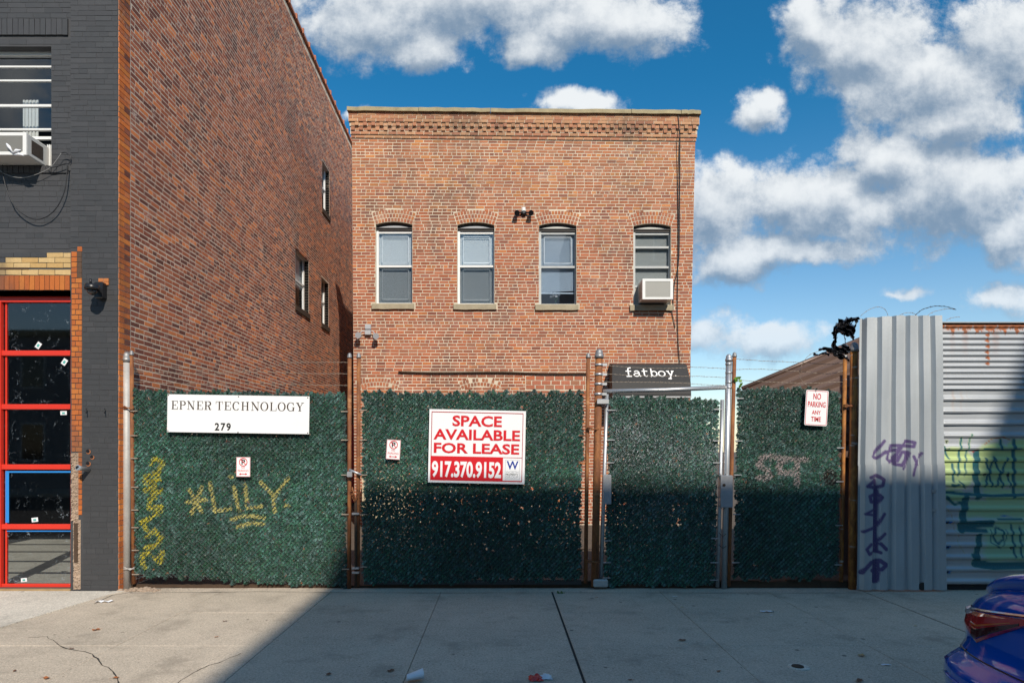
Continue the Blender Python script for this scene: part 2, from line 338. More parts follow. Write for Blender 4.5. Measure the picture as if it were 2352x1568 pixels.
# ------------------------------------------------------------------ brickwork
def brick_mesh(tint, seed):
    r = random.Random(seed); j = lambda a: r.uniform(-a, a)
    V = [(-.5+j(.012), -.5, -.5+j(.05)), (.5+j(.012), -.5, -.5+j(.05)), (.5+j(.012), -.5, .5+j(.05)), (-.5+j(.012), -.5, .5+j(.05)),
         (-.5, .5, -.5), (.5, .5, -.5), (.5, .5, .5), (-.5, .5, .5)]
    F = [(0, 1, 2, 3), (1, 5, 6, 2), (5, 4, 7, 6), (4, 0, 3, 7), (3, 2, 6, 7), (4, 5, 1, 0)]
    return np_mesh('brick', np.array(V), np.array(F), np.tile((*tint, 1), (8, 1)))
class Wall:
    """bricks on a vertical plane: O + u*U + z*Z, proud along N; each entry (u, z, lu, lz, proud, ang, tint, matkey)"""
    def __init__(s, O, U, N, depth=.03, warp=None): s.O = Vector(O); s.U = Vector(U); s.N = Vector(N); s.b = []; s.d = depth; s.warp = warp or (lambda u, z: (u, z))
    def add(s, u, z, lu, lz, proud, tint, mk, ang=0): s.b.append((u, z, lu, lz, proud, ang, tint, mk))
    def courses(s, u0, u1, z0, z1, ch, bl, tints, mk, proud=.006, holes=(), header=6, hl=None, off=0, joint=.009, z_abs=0., jit=.002, hphase=0):
        """u0/u1 numbers or functions of z; holes: functions z -> list of (a, b)"""
        k0 = int(math.ceil((z0-z_abs)/ch-1e-6)); k1 = int(math.floor((z1-z_abs)/ch+1e-6)); hl = hl or bl/2
        for k in range(k0, k1):
            z = z_abs+(k+.5)*ch; a = u0(z) if callable(u0) else u0; b = u1(z) if callable(u1) else u1
            head = header and ((k+hphase) % header == 0); L = hl if head else bl
            segs = [(a, b)]
            for h in holes:
                for (p, q_) in h(z):
                    ns = []
                    for (c, d) in segs:
                        if q_ <= c or p >= d: ns.append((c, d)); continue
                        if p > c: ns.append((c, p))
                        if q_ < d: ns.append((q_, d))
                    segs = ns
            st = a - (L*.5 if k % 2 else 0) - random.random()*.02 + off - L
            x = st
            while x < b:
                l = L*random.uniform(.96, 1.04) if random.random() < .93 else L*random.choice((.5, .75))
                for (c, d) in segs:
                    p, q_ = max(x, c), min(x+l, d)
                    if q_-p > .028:
                        t = random.choice(tints); g = random.uniform(.80, 1.16) if 'paint' not in mk else random.uniform(.94, 1.06)
                        s.add((p+q_)/2, z+random.uniform(-jit, jit), q_-p-joint*.8*random.uniform(.7, 1.25), ch-joint*random.uniform(.9, 1.25), proud+random.uniform(-.0008, .0015)*min(1, proud/.003),
                              tuple(c_*g for c_ in t), mk)
                x += l
    def finish(s, parent, nind=300, stuffname='brickwork', region=None, score=None):
        pools = {}
        inf = []
        for i, e in enumerate(s.b):
            u, z = s.warp(e[0], e[1]); p = s.O+s.U*u; p.z += z; dist = p.y
            px = 1150+p.x*1500/max(p.y, .1); py = 1030-(p.z-EYE)*1500/max(p.y, .1)
            vis = 0 < px < 2352 and 0 < py < 1568 and (region is None or region(px, py))
            foreshort = abs(s.N.dot((p-Vector((0, 0, EYE))).normalized()))
            a = (e[2]*e[3]/dist**2*foreshort*random.uniform(.97, 1.03)) if vis else 0
            if score and vis: a *= score(px, py)
            inf.append((a, i))
        inf.sort(reverse=True); ind = set(i for a, i in inf[:nind] if a > 0)
        ppos = Vector((0, 0, 0)); q_ = parent
        while q_ is not None: ppos += Vector(q_.location); q_ = q_.parent
        base = Matrix((s.U, -s.N, Vector((0, 0, 1)))).transposed()
        for i in ind:
            u, z, lu, lz, proud, ang, tint, mk = s.b[i]; key = (mk, tuple(int(c_*24) for c_ in tint))
            if key not in pools:
                me = brick_mesh(tint, len(pools)); me.materials.append(M[mk]); pools[key] = me
            o = bpy.data.objects.new('brick', pools[key]); C.objects.link(o); o.parent = parent
            u2, z2 = s.warp(u, z); p = s.O+s.U*u2+s.N*(proud-s.d/2); p.z += z2
            o.matrix_basis = Matrix.Translation(p-ppos) @ base.to_4x4() @ Matrix.Rotation(ang, 4, 'Y') @ Matrix.Diagonal((lu, s.d, lz, 1))
        for mk in sorted(set(e[7] for e in s.b)):
            es = [e for i, e in enumerate(s.b) if i not in ind and e[7] == mk]
            if not es: continue
            n = len(es); A = np.array([[e[0], e[1], e[2], e[3], e[4], e[5]] for e in es]); T = np.array([e[6] for e in es])
            W_ = np.array([s.warp(e[0], e[1]) for e in es])
            cx = np.array([-.5, .5, .5, -.5, -.5, .5, .5, -.5]); cz = np.array([-.5, -.5, .5, .5, -.5, -.5, .5, .5]); cn = np.array([0, 0, 0, 0, 1, 1, 1, 1])
            lu = A[:, 2:3]*cx; lz = A[:, 3:4]*cz
            jr = RNG.uniform(-1, 1, (n, 8)); lu = lu+jr*.002; lz = lz+RNG.uniform(-1, 1, (n, 8))*.0022
            ca, sa = np.cos(A[:, 5:6]), np.sin(A[:, 5:6])
            uu = W_[:, 0:1]+lu*ca+lz*sa; zz = W_[:, 1:2]-lu*sa+lz*ca; nn = A[:, 4:5]-cn*s.d
            O, U, N = np.array(s.O), np.array(s.U), np.array(s.N)
            V = O+uu[..., None]*U+nn[..., None]*N+zz[..., None]*np.array([0, 0, 1.])
            F = np.array([(0, 1, 2, 3), (1, 5, 6, 2), (4, 0, 3, 7), (3, 2, 6, 7), (4, 5, 1, 0)])
            F = (np.arange(n)[:, None, None]*8+F).reshape(-1, 4)
            col = np.repeat(np.concatenate([T, np.ones((n, 1))], 1)[:, None, :], 8, 1).reshape(-1, 4)
            link(stuffname, np_mesh(stuffname, V.reshape(-1, 3), F, col), M[mk], parent, 'stuff')
def wall_plane(mb, O, U, N, us, zs, hole, thick=.25, warp=None):
    """mortar plane with rectangular holes (test on cell centre) and their reveals"""
    O, U, N = Vector(O), Vector(U), Vector(N); warp = warp or (lambda u, z: (u, z))
    def pt(u, z, n=0):
        a, b = warp(u, z); p = O+U*a+N*n; return Vector((p.x, p.y, p.z+b))
    H = [[hole((us[i]+us[i+1])/2, (zs[j]+zs[j+1])/2) for j in range(len(zs)-1)] for i in range(len(us)-1)]
    for i in range(len(us)-1):
        for j in range(len(zs)-1):
            a, b, c, d = us[i], us[i+1], zs[j], zs[j+1]
            if not H[i][j]: mb.q(pt(a, c), pt(b, c), pt(b, d), pt(a, d)); continue
            if i == 0 or not H[i-1][j]: mb.q(pt(a, c), pt(a, d), pt(a, d, -thick), pt(a, c, -thick))
            if i == len(us)-2 or not H[i+1][j]: mb.q(pt(b, d), pt(b, c), pt(b, c, -thick), pt(b, d, -thick))
            if j == 0 or not H[i][j-1]: mb.q(pt(a, c), pt(b, c), pt(b, c, -thick), pt(a, c, -thick))
            if j == len(zs)-2 or not H[i][j+1]: mb.q(pt(a, d), pt(b, d), pt(b, d, -thick), pt(a, d, -thick))
def text(name, body, m, parent, x0, x1, z0, z1, y, weight=0., rot=0, pivot=None, yn=0, space=1.0, thick=.001, fit=True):
    """print or raised letters fitted into a box on a plane facing -Y"""
    cu = bpy.data.curves.new(name, 'FONT'); cu.body = body; cu.size = 1; cu.offset = weight; cu.resolution_u = 3; cu.space_character = space
    o = bpy.data.objects.new(name, cu); C.objects.link(o); bpy.context.view_layer.update()
    dg = bpy.context.evaluated_depsgraph_get(); me = bpy.data.meshes.new_from_object(o.evaluated_get(dg)); bpy.data.objects.remove(o)
    n = len(me.vertices); co = np.empty(n*3, np.float32); me.vertices.foreach_get('co', co); co = co.reshape(-1, 3)
    mn, mx_ = co.min(0), co.max(0)
    X = x0+(co[:, 0]-mn[0])/(mx_[0]-mn[0])*(x1-x0); Z = z0+(co[:, 1]-mn[1])/(mx_[1]-mn[1])*(z1-z0)
    out = np.stack([X, np.full(n, y), Z], 1)
    if rot: out = rot_xz(out, rot, pivot)
    me.vertices.foreach_set('co', out.astype(np.float32).ravel()); me.update(); me.name = name
    return link(name, me, m, parent)
def rot_xz(A, ang, piv):
    A = np.array(A, float); dx, dz = A[:, 0]-piv[0], A[:, 2]-piv[1]; c, s_ = math.cos(ang), math.sin(ang)
    A[:, 0] = piv[0]+dx*c-dz*s_; A[:, 2] = piv[1]+dx*s_+dz*c; return A
def strokes(name, segs, m, parent, y, rot=0, pivot=None, step=.0003):
    """segs: list of (points [(x,z)], width, or list of widths); ribbons on a plane facing -Y"""
    V = []; F = []; k = 0
    for pts, w in segs:
        ws = w if isinstance(w, (list, tuple)) else [w]*len(pts); k += 1; yy_ = y-step*(k % 7)
        L = []
        for i, (x, z) in enumerate(pts):
            a = pts[max(i-1, 0)]; b = pts[min(i+1, len(pts)-1)]; t = Vector((b[0]-a[0], b[1]-a[1]))
            t = t.normalized() if t.length > 0 else Vector((1, 0)); n_ = Vector((-t.y, t.x))*ws[i]/2
            L.append((x+n_.x, z+n_.y, x-n_.x, z-n_.y))
        for i in range(len(L)-1):
            j = len(V); V += [(L[i][0], yy_, L[i][1]), (L[i][2], yy_, L[i][3]), (L[i+1][2], yy_, L[i+1][3]), (L[i+1][0], yy_, L[i+1][1])]; F.append((j, j+1, j+2, j+3))
    V = np.array(V, float)
    if rot: V = rot_xz(V, rot, pivot)
    return link(name, np_mesh(name, V, np.array(F)), m, parent)
def arc(cx, cz, rx, rz, a0, a1, n=16): return [(cx+rx*math.cos(R(a0+(a1-a0)*i/n)), cz+rz*math.sin(R(a0+(a1-a0)*i/n))) for i in range(n+1)]
# ------------------------------------------------------------------ ground
def sheet(name, x0, x1, y0, y1, z, m, kind='structure', n=1, amp=0):
    g = MB(); g.q((x0, y0, z), (x1, y0, z), (x1, y1, z), (x0, y1, z)); o = g.build(name, m); props(o, kind=kind); return o
KY = 3.95
sheet('road', -60, 60, -9, KY-.16, -.13, M['asphalt'])
sheet('ground', -400, 400, -400, 400, -.30, M['dirt'])
g = MB(); g.box(-60, 60, KY-.16, KY, -.29, .0, bev=.012); kb = g.build('kerb', M['slab']); props(kb, kind='structure')
g = MB(); g.box(-60, 60, -12.5, -9, -.29, .0); props(g.build('opposite_pavement', M['slab']), kind='structure')
# pavement flags: each flag is an object of its own, tooled joints recessed between them
pv = bpy.data.objects.new('sidewalk', None); C.objects.link(pv); props(pv, kind='structure')
g = MB(); g.box(-4.76, 40, KY, 8.02, -.29, -.012); g.build('joint_bed', M['jointlite'], pv)
xs = [-4.76, -3.42, -2.08, -.73, .63, 1.95, 3.27, 4.45, 5.78, 7.1, 8.42, 9.75]
ys = [KY, 4.62, 5.81, 6.98, 8.02]
def flag(x0, x1, y0, y1, m, jx0=.004, jx1=.004, jy=.0035):
    g = MB(); b = .004
    g.hull([(x, y, z) for z, e in ((-.03, 0), (-.004, 0), (random.uniform(-.0012, .0012), b)) for x, y in ((x0+jx0+e, y0+jy+e), (x1-jx1-e, y0+jy+e), (x1-jx1-e, y1-jy-e), (x0+jx0+e, y1-jy-e))], 4)
    return g.build('paving_slab', m, pv)
for i in range(len(xs)-1):
    for j in range(len(ys)-1):
        wide0 = .011 if xs[i] in (.63, 4.45) else (.0026 if i else 0); wide1 = .011 if xs[i+1] in (.63, 4.45) else .0026
        flag(xs[i], xs[i+1], ys[j], ys[j+1], M['sidewalk'], wide0, wide1, .0018 if j else .0)
g = MB()
for x in (.63, 4.45): g.box(x-.011, x+.011, KY, 8.02, -.02, -.0075)
g.build('expansion_joint', M['joint'], pv)
# pale driveway slab before the garage, with its slanting edge
dw = bpy.data.objects.new('driveway', None); C.objects.link(dw); props(dw, kind='structure')
edge = [(-5.2, KY), (-4.97, 5.6), (-4.90, 6.37), (-4.78, 7.19), (-4.69, 7.84), (-4.62, 8.02)]
g = MB()
for a, b in zip(edge, edge[1:]):
    g.q((-20, a[1], .004), (a[0], a[1], .006), (b[0], b[1], .006), (-20, b[1], .004)); g.q((a[0], a[1], -.03), (b[0], b[1], -.03), (b[0], b[1], .006), (a[0], a[1], .006))
g.q((-20, KY, -.02), (edge[0][0], KY, -.02), (edge[0][0], KY, .006), (-20, KY, .004))
g.build('driveway_slab', M['slab'], dw)
g = MB(); g.box(-20, -4.76, KY, 8.02, -.29, -.004); g.build('concrete_base', M['sidewalk'], dw)
# strip of ground under the fence line and the yard behind
sheet('fence_verge', -4.718, 40, 8.02, 8.6, -.006, M['sidewalk'])
sheet('yard', -4.718, 40, 8.35, 30, .0, M['dirt'])
g = MB()
X = -4.7
while X < 4.45:
    X2 = min(X+random.uniform(.2, .45), 4.45)
    g.box(X, X2-.002, 8.23+random.uniform(0, .02), 8.30, -.02, .085+random.uniform(-.012, .012)+(.0 if X > -1.9 else -.05)); X = X2
props(g.build('earth_kerb', M['soffit']), kind='structure')
def crack(pts, w):
    ws = [w*random.uniform(.4, 1.4) for _ in pts]; P2 = [(p[0]+random.uniform(-.012, .012), p[1]+random.uniform(-.01, .01)) for p in pts]; V = []; F = []
    for i, (x, y) in enumerate(P2):
        a = P2[max(i-1, 0)]; b = P2[min(i+1, len(P2)-1)]; t = Vector((b[0]-a[0], b[1]-a[1])).normalized(); n_ = Vector((-t.y, t.x))*ws[i]/2
        V += [(x+n_.x, y+n_.y, .0022), (x-n_.x, y-n_.y, .0022)]
        if i: k = 2*i; F.append((k-2, k-1, k+1, k))
    me = bpy.data.meshes.new('crack'); me.from_pydata(V, [], F); link('crack', me, M['joint'], pv)
def gp(px, py): Y = EYE*1500/(py-1030); return ((px-1150)*Y/1500, Y)
def dens_(pts, n=4):
    o = []
    for a, b in zip(pts, pts[1:]):
        for k in range(n): o.append((a[0]+(b[0]-a[0])*k/n, a[1]+(b[1]-a[1])*k/n))
    return o+[pts[-1]]
c6 = lambda x, y: gp(x/1.8375/1.0884, (1400+y/1.8375)/1.0884)
crack(dens_([c6(*p) for p in ((125, 355), (215, 350), (260, 385), (330, 410), (430, 430), (460, 475), (520, 510), (545, 564), (560, 600))]), .011)
crack(dens_([c6(*p) for p in ((1110, 425), (1000, 470), (940, 490), (870, 525), (800, 575))]), .007)
crack(dens_([c6(*p) for p in ((430, 200), (520, 160), (700, 130), (960, 118))]), .010)
crack(dens_([gp(*p) for p in ((300, 1361), (600, 1358), (900, 1361), (1271, 1361), (1700, 1361), (1980, 1361))], 6), .014)

# ------------------------------------------------------------------ left building
Y1 = 8.06
X8 = lambda px: (px-1150)*Y1/1500
Z8 = lambda py: EYE+(1030-py)*Y1/1500
LB = empty('brick_building', (-5, Y1, 0), 'tall brick building at the left with a charcoal painted front and bare red side wall', 'building')
BLK = [(.047, .047, .050), (.051, .051, .054), (.044, .045, .048), (.048, .049, .052)]
OLD = [(0.380, 0.115, 0.055), (0.270, 0.085, 0.051), (0.440, 0.135, 0.061), (0.620, 0.199, 0.069), (0.400, 0.140, 0.074), (0.310, 0.104, 0.061), (0.170, 0.062, 0.044), (0.200, 0.070, 0.048)]
ORG = [(.44, .125, .030), (.38, .105, .028), (.46, .15, .035)]
XC = -4.718; xp, xs_ = X8(162), X8(190)
WL, WR, WB, WT = X8(-75), X8(112), Z8(378), Z8(102)
GL, GR, GT = X8(-330), X8(163), Z8(676)
g = MB()
wall_plane(g, (0, Y1+.045, 0), (1, 0, 0), (0, -1, 0), [-11, GL, WL, WR, GR-.0001 if GR < xp else xp, xp+.001], [-.05, .02, GT, WB, WT, 12.2], lambda u, z: (WL < u < WR and WB < z < WT) or (GL < u < GR-.0002 and .02 < z < GT), .30)
g.build('painted_front_wall', M['mortar_dark'], LB)
g = MB(); g.box(xp+.0012, XC-.004, Y1, Y1+.4, -.05, 12.2); g.build('corner_pier', M['mortar_dark'], LB)
# front brickwork
fw = Wall((0, Y1+.045, 0), (1, 0, 0), (0, -1, 0), .03); pw = Wall((0, Y1, 0), (1, 0, 0), (0, -1, 0), .03)
ytop = Z8(578)
def fh(z):
    h = []
    if WB-.11 < z < WT+.02: h.append((WL-.01, WR+.004))
    if WB-.11 < z < WB: h.append((-11, 9))
    if WT+.10 < z < WT+.34: h.append((-11, xp-.02))
    if z < ytop: h.append((-11, 9))
    return h
fw.courses(-9.2, xp-.004, Z8(575), 11.9, .065, .213, BLK, 'brick_paint', .0028, (fh,), header=7, joint=.005, jit=.0008)
pw.courses(lambda z: xp+.003 if z > Z8(575) else xs_+.003, XC-.006, 0.0, 11.9, .065, .213, BLK, 'brick_paint', .0028, (), header=7, joint=.005, jit=.0008)
# lintel band of upright painted bricks over the upper window, and the sill course
x = -9.0
while x < X8(158):
    fw.add(x, (Z8(40)+Z8(77))/2, .062, Z8(40)-Z8(77), .022, random.choice(BLK), 'brick_paint'); fw.add(x, WB-.045, .062, .088, .018, random.choice(BLK), 'brick_paint'); x += .068
# buff bricks with the torn paint edge, then the orange soldier course
BUF = [(.50, .34, .15), (.54, .38, .18), (.47, .30, .12)]
for k, (a, b) in enumerate(((578, 589), (589.5, 601), (601.5, 613), (617, 629.5))):
    x = -8.5+.1*(k % 2)
    while x < X8(162)-.02:
        x2 = min(x+.205, X8(162)); py_edge = 600-(x-X8(0))/(X8(160)-X8(0))*22 if x > X8(0) else 600
        tn = random.choice(BUF) if (a+b)/2 > py_edge-4 else random.choice(BLK)
        mk = 'brick' if tn in BUF else 'brick_paint'
        if x2-x > .03: fw.add((x+x2)/2, (Z8(a)+Z8(b))/2, x2-x-.007, Z8(a)-Z8(b)-.004, .006, tn, mk)
        x = x2
x = -8.5
while x < X8(161)-.04:
    fw.add(x, (Z8(631)+Z8(664))/2, .056, Z8(631)-Z8(664), .008, random.choice(ORG), 'brick'); x += .0625
# orange jamb bricks at the garage opening, broken away lower down
k = 0; z = .02
while z < Z8(574):
    py = 1030-(z-EYE)*1500/Y1
    if py < 582: ts, a, b = ORG, X8(178), X8(189)
    elif py < 1042: ts, a, b = ORG, X8(164.5), X8(189)
    elif py < 1190: ts, a, b = ORG, X8(180), X8(189)
    else: z += .065; k += 1; continue
    if py < 640 and py > 570 and True:
        pw.add((a+X8(177))/2 if b-a > .09 else (a+b)/2, z+.0325, (X8(177)-a) if b-a > .09 else b-a, .056, .005, random.choice(ts), 'brick')
        if b-a > .09: pw.add((X8(178)+X8(188))/2, z+.0325, .054, .062, .006, (.10, .06, .04), 'brick_old')
    elif b-a > .09:
        s_ = a+(b-a)*(.68 if k % 2 else .38)
        for p_, q_ in ((a, s_), (s_, b)): pw.add((p_+q_)/2, z+.0325, q_-p_-.007, .056, .006, random.choice(ts), 'brick')
    else: pw.add((a+b)/2, z+.0325, b-a-.004, .056, .006, random.choice(ts), 'brick')
    z += .065; k += 1
# fifty bricks of each painted surface and the jamb are taken as single parts
fw.finish(LB, 55, 'painted_brickwork'); pw.finish(LB, 95, 'painted_brickwork')
# rough mortar where the jamb has been knocked out
def lump(name, cx0, cx1, z0, z1, y0, amp, m, parent, nx=8, nz=60):
    g = MB(); g.smooth = False; V = {}
    for j in range(nz+1):
        z = z0+(z1-z0)*j/nz; ed = random.uniform(0, .35)
        for i in range(nx+1):
            t = i/nx; x = cx0+(cx1-cx0)*t
            if i == 0: x += ed*(cx1-cx0)*.5
            V[i, j] = (x, y0-amp*random.random()*(1 if 0 < i < nx else .2), z)
    for j in range(nz):
        for i in range(nx): g.q(V[i, j], V[i+1, j], V[i+1, j+1], V[i, j+1])
    return g.build(name, m, parent)
M['rubble'] = mat('broken_mortar', (.36, .27, .20), 1, var=.5, vscale=14, fine=.3, fscale=60, bump=.6)
lump('broken_mortar', X8(164), X8(181), Z8(1195), Z8(1040), Y1-.004, .03, M['rubble'], LB)
lump('broken_mortar', X8(168), X8(186), Z8(1352), Z8(1193), Y1-.003, .022, M['rubble'], LB)
g = MB()
g.box(X8(173), X8(181), Y1-.028, Y1-.022, Z8(1290), Z8(1200)); g.build('steel_plate', M['soffit'], LB)
# torn gash in the buff bricks, steel lintel
g = MB(); g.box(X8(-250), X8(60), Y1+.034, Y1+.046, Z8(617), Z8(612.5)); g.box(X8(-250), X8(161), Y1+.045, Y1+.2, Z8(676), Z8(665)); g.build('steel_lintel', M['soffit'], LB)
# side wall
ztop = lambda Y: 11.67-(Y-14.45)*.039
swarp = lambda u, z: (u, z-.039*(u-14.45)*z/11.6)
SW = [(15.0, 16.05, 5.05, 6.38), (17.18, 17.9, 5.06, 6.33), (17.26, 17.98, 8.11, 9.47)]
us = sorted({Y1+.001, 26.0, *[a for w in SW for a in w[:2]]}); zs = sorted({-.05, 11.55, *[a for w in SW for a in w[2:]]})
g = MB(); wall_plane(g, (XC, 0, 0), (0, 1, 0), (1, 0, 0), us, zs, lambda u, z: any(w[0] < u < w[1] and w[2] < z < w[3] for w in SW), .12, swarp)
g.build('side_wall', M['mortar_old'], LB)
sw = Wall((XC, 0, 0), (0, 1, 0), (1, 0, 0), .03, swarp)
sh = lambda z: [(w[0]-.005, w[1]+.005) for w in SW if w[2]-.13 < z < w[3]+.01]
z = 0; k = 0
while z < 11.5:
    if k % 2: sw.add(8.06+.125, z+.0325, .235, .056, .007, tuple(c_*1.45*g_ for g_ in [random.uniform(.85, 1.1)] for c_ in random.choice(ORG)), 'brick')
    else:
        sw.add(8.06+.06, z+.0325, .11, .056, .007, tuple(c_*1.35 for c_ in random.choice(ORG)), 'brick'); sw.add(8.06+.185, z+.0325, .12, .056, .006, random.choice(OLD), 'brick')
    z += .065; k += 1
sw.courses(8.325, 21.9, 0, 11.45, .065, .212, OLD, 'brick_old', .0013, (sh,), header=6, joint=.0155, jit=.002)
sw.finish(LB, 150)
for w in SW:                                                   # brick reveal on the far jamb, white sash windows
    wn = MB(); a, b, c, d = w; X0 = XC-.10
    for y0, y1, z0, z1 in ((a, b, d-.05, d), (a, b, c, c+.05), (a, a+.05, c, d), (b-.09, b-.02, c, d), (a, b, (c+d)/2-.02, (c+d)/2+.03)): wn.box(X0-.04, X0, y0, y1, z0+.0005, z1-.0005)
    f = wn.build('window', M['white'], LB)
    p = MB(); p.q((X0-.02, a, c), (X0-.02, b, c), (X0-.02, b, d), (X0-.02, a, d)); p.build('pane', M['glass'], f)
    p = MB(); p.box(X0-.10, X0-.07, a, b, (c+d)/2-.1, d); p.build('roller_blind', M['slat'], f)
    p = MB(); p.box(XC-.1, XC+.03, a-.03, b+.04, c-.12, c-.0); p.build('sill', M['soffit'], f)
    p = MB(); p.box(X0-.9, X0-.5, a-.1, b+.1, c-.1, d+.1); p.build('dark_interior', M['room'], f)
    p = MB(); z = c+.02
    while z < d-.06: p.box(X0+.001, XC-.003, b-.012, b-.002, z, z+.055); z += .067
    props(p.build('reveal_brickwork', M['brick'], f), kind='stuff')
# terracotta coping: each tile a part
Y = 14.0
cop = None
while Y < 22.5:
    g = MB(); zt = ztop(Y)-.01; g.hull([(XC-.30, Y, zt-.05), (XC+.045, Y, zt-.05), (XC+.045, Y, zt+.01), (XC-.12, Y, zt+.10), (XC-.30, Y, zt+.02)]+[(XC-.30, Y+.47, zt-.055), (XC+.035, Y+.47, zt-.055), (XC+.035, Y+.47, zt-.0), (XC-.12, Y+.47, zt+.085), (XC-.30, Y+.47, zt+.01)], 5)
    g.box(XC-.28, XC+.058, Y+.44, Y+.50, zt-.07, zt+.05)
    g.build('coping_tile', M['terracotta'], LB); Y += .5
g = MB(); g.box(-11, XC-.31, Y1+.35, 26, 11.2, 11.3); g.q((-11, 26, 0), (XC, 26, 0), (XC, 26, 11.3), (-11, 26, 11.3)); g.q((-11, Y1, 0), (-11, 26, 0), (-11, 26, 11.3), (-11, Y1, 11.3)); g.build('roof', M['room'], LB)
g = MB(); g.box(XC-.3, XC-.001, Y1+.4, 14, 11.5, 12.2); g.build('parapet', M['mortar_old'], LB)
# upper window of the painted front
Yw = Y1+.15
g = MB()
for x0, x1, z0, z1 in ((WL, WR, WT-.045, WT), (WR-.045, WR, WB, WT), (WL, WL+.045, WB, WT)): g.box(x0, x1, Yw, Yw+.06, z0, z1)
Z8w = lambda py: EYE+(1030-py)*Yw/1500
for py, h in ((102.5, .02), (152, .02), (184, .02), (241.5, .03), (296, .02), (316, .035)): g.box(WL+.045, WR-.045, Yw+.01, Yw+.05, Z8w(py)-h/2, Z8w(py)+h/2)
f = g.build('window', M['white'], LB)
zz = [WT-.045, Z8w(152), Z8w(184), Z8w(241.5), Z8w(296)]
for a, b in zip(zz, zz[1:]):
    p = MB(); p.q((WL, Yw+.03, b), (WR, Yw+.03, b), (WR, Yw+.03, a), (WL, Yw+.03, a)); p.build('pane', M['glass'], f)
g = MB(); g.box(WL-.2, WR+.2, Y1+1.0, Y1+1.02, WB-.2, WT+.2); g.build('dark_interior', M['room'], f)
g = MB()
for k in range(9):
    x = X8(0)+k*.022; g.box(x-.01, x+.012, Yw+.25+.012*(k % 2), Yw+.26+.012*(k % 2), Z8(360), Z8(190))
g.build('curtain', M['slatwarm'], f)
g = MB()
for k in range(9): x = X8(90)+k*.013; g.box(x, x+.009, Yw-.01+.01*(k % 2), Yw+.01+.01*(k % 2), WB, Z8(320))
g.build('accordion_panel', M['white'], f)
# garage door: red frame, glazed sections
Yg = Y1+.13
XG = lambda px: (px-1150)*Yg/1500
ZG = lambda py: EYE+(1030-py)*Yg/1500
def gd(px0, px1, py0, py1, y0, y1, name, m, par, bev=0): return boxo(name, m, par, XG(px0), min(XG(px1), GR-.0015) if px1 > 162 else XG(px1), y0, y1, max(ZG(py1), .004), ZG(py0), bev=bev)
door = gd(158, 163, 690, 1350, Yg+.03, Yg+.05, 'garage_door', M['red'], LB)
g = MB()
g.box(GL, GR-.002, Yg-.02, Yg+.05, ZG(694), ZG(672)); g.box(XG(-20), XG(5.5), Yg-.03, Yg+.05, 0.02, ZG(694)); g.build('door_frame', M['red'], door)
rails = [(805, 817), (928, 940), (1066, 1078), (1203, 1215), (1340, 1351)]
for a, b in rails: gd(-330, 163, a, b, Yg-.015, Yg+.04, 'rail', M['red'], door, bev=.006)
gd(10.5, 14, 694, 1340, Yg+.012, Yg+.04, 'stile', M['red'], door); gd(5.5, 10.5, 694, 1340, Yg+.03, Yg+.045, 'rubber_seal', M['black'], door)
tops = [693]+[b for a, b in rails[:-1]]
for (t, (b, _)) in zip(tops, rails):
    p = MB(); p.q((GL, Yg+.02, ZG(b)), (GR, Yg+.02, ZG(b)), (GR, Yg+.02, ZG(t)), (GL, Yg+.02, ZG(t))); p.build('pane', M['glassdark'], door)
gd(14, 163, 1081, 1085, Yg+.014, Yg+.017, 'blue_tape', M['blue'], door); gd(11, 19, 1081, 1200, Yg+.010, Yg+.013, 'blue_tape', M['blue'], door); gd(14, 163, 1217.5, 1220.5, Yg+.014, Yg+.017, 'blue_tape', M['blue'], door)
def sticker(px, py, w, h, ang):
    c_ = P(px, py, Yg+.012); s_ = w*Y1/1500/2; t = h*Y1/1500/2
    V = rot_xz([(c_.x-s_, Yg+.012, c_.z-t), (c_.x+s_, Yg+.012, c_.z-t), (c_.x+s_, Yg+.012, c_.z+t), (c_.x-s_, Yg+.012, c_.z+t)], ang, (c_.x, c_.z))
    st = link('glass_sticker', np_mesh('glass_sticker', V, np.array([(0, 1, 2, 3)])), M['paper'], door)
    V = rot_xz([(c_.x-s_*.45, Yg+.009, c_.z-t*.5), (c_.x+s_*.45, Yg+.009, c_.z-t*.5), (c_.x+s_*.45, Yg+.009, c_.z+t*.4), (c_.x-s_*.45, Yg+.009, c_.z+t*.4)], ang, (c_.x, c_.z))
    link('print', np_mesh('print', V, np.array([(0, 1, 2, 3)])), M['print'], st)
M['print'] = mat('teal_print', (.08, .38, .33), .5)
for s_ in ((88, 793, 11, 15, -.6), (148, 831, 11, 15, -.6), (146, 948, 15, 9, .02), (80, 1193, 15, 10, .12), (55, 1331, 14, 9, .1)): sticker(*s_)
g = MB(); g.box(-9, XC-.4, Yg+.06, Y1+4.5, .0, .012); g.build('garage_floor', M['slab'], LB)
g = MB(); g.box(-9.5, XC-.35, Y1+4.5, Y1+4.55, 0, 4); g.box(-9.5, XC-.35, Yg+.4, Y1+4.5, 3.7, 3.75); g.box(XC-.4, XC-.35, Y1+.42, Y1+4.5, 0, 3.7); g.build('garage_interior', M['room'], LB)
g = MB(); g.box(GL, X8(163), Y1-.02, Yg+.05, -.01, .018); g.build('timber_threshold', mat('worn_timber', (.38, .25, .12), .9, var=.5, vscale=6), LB)
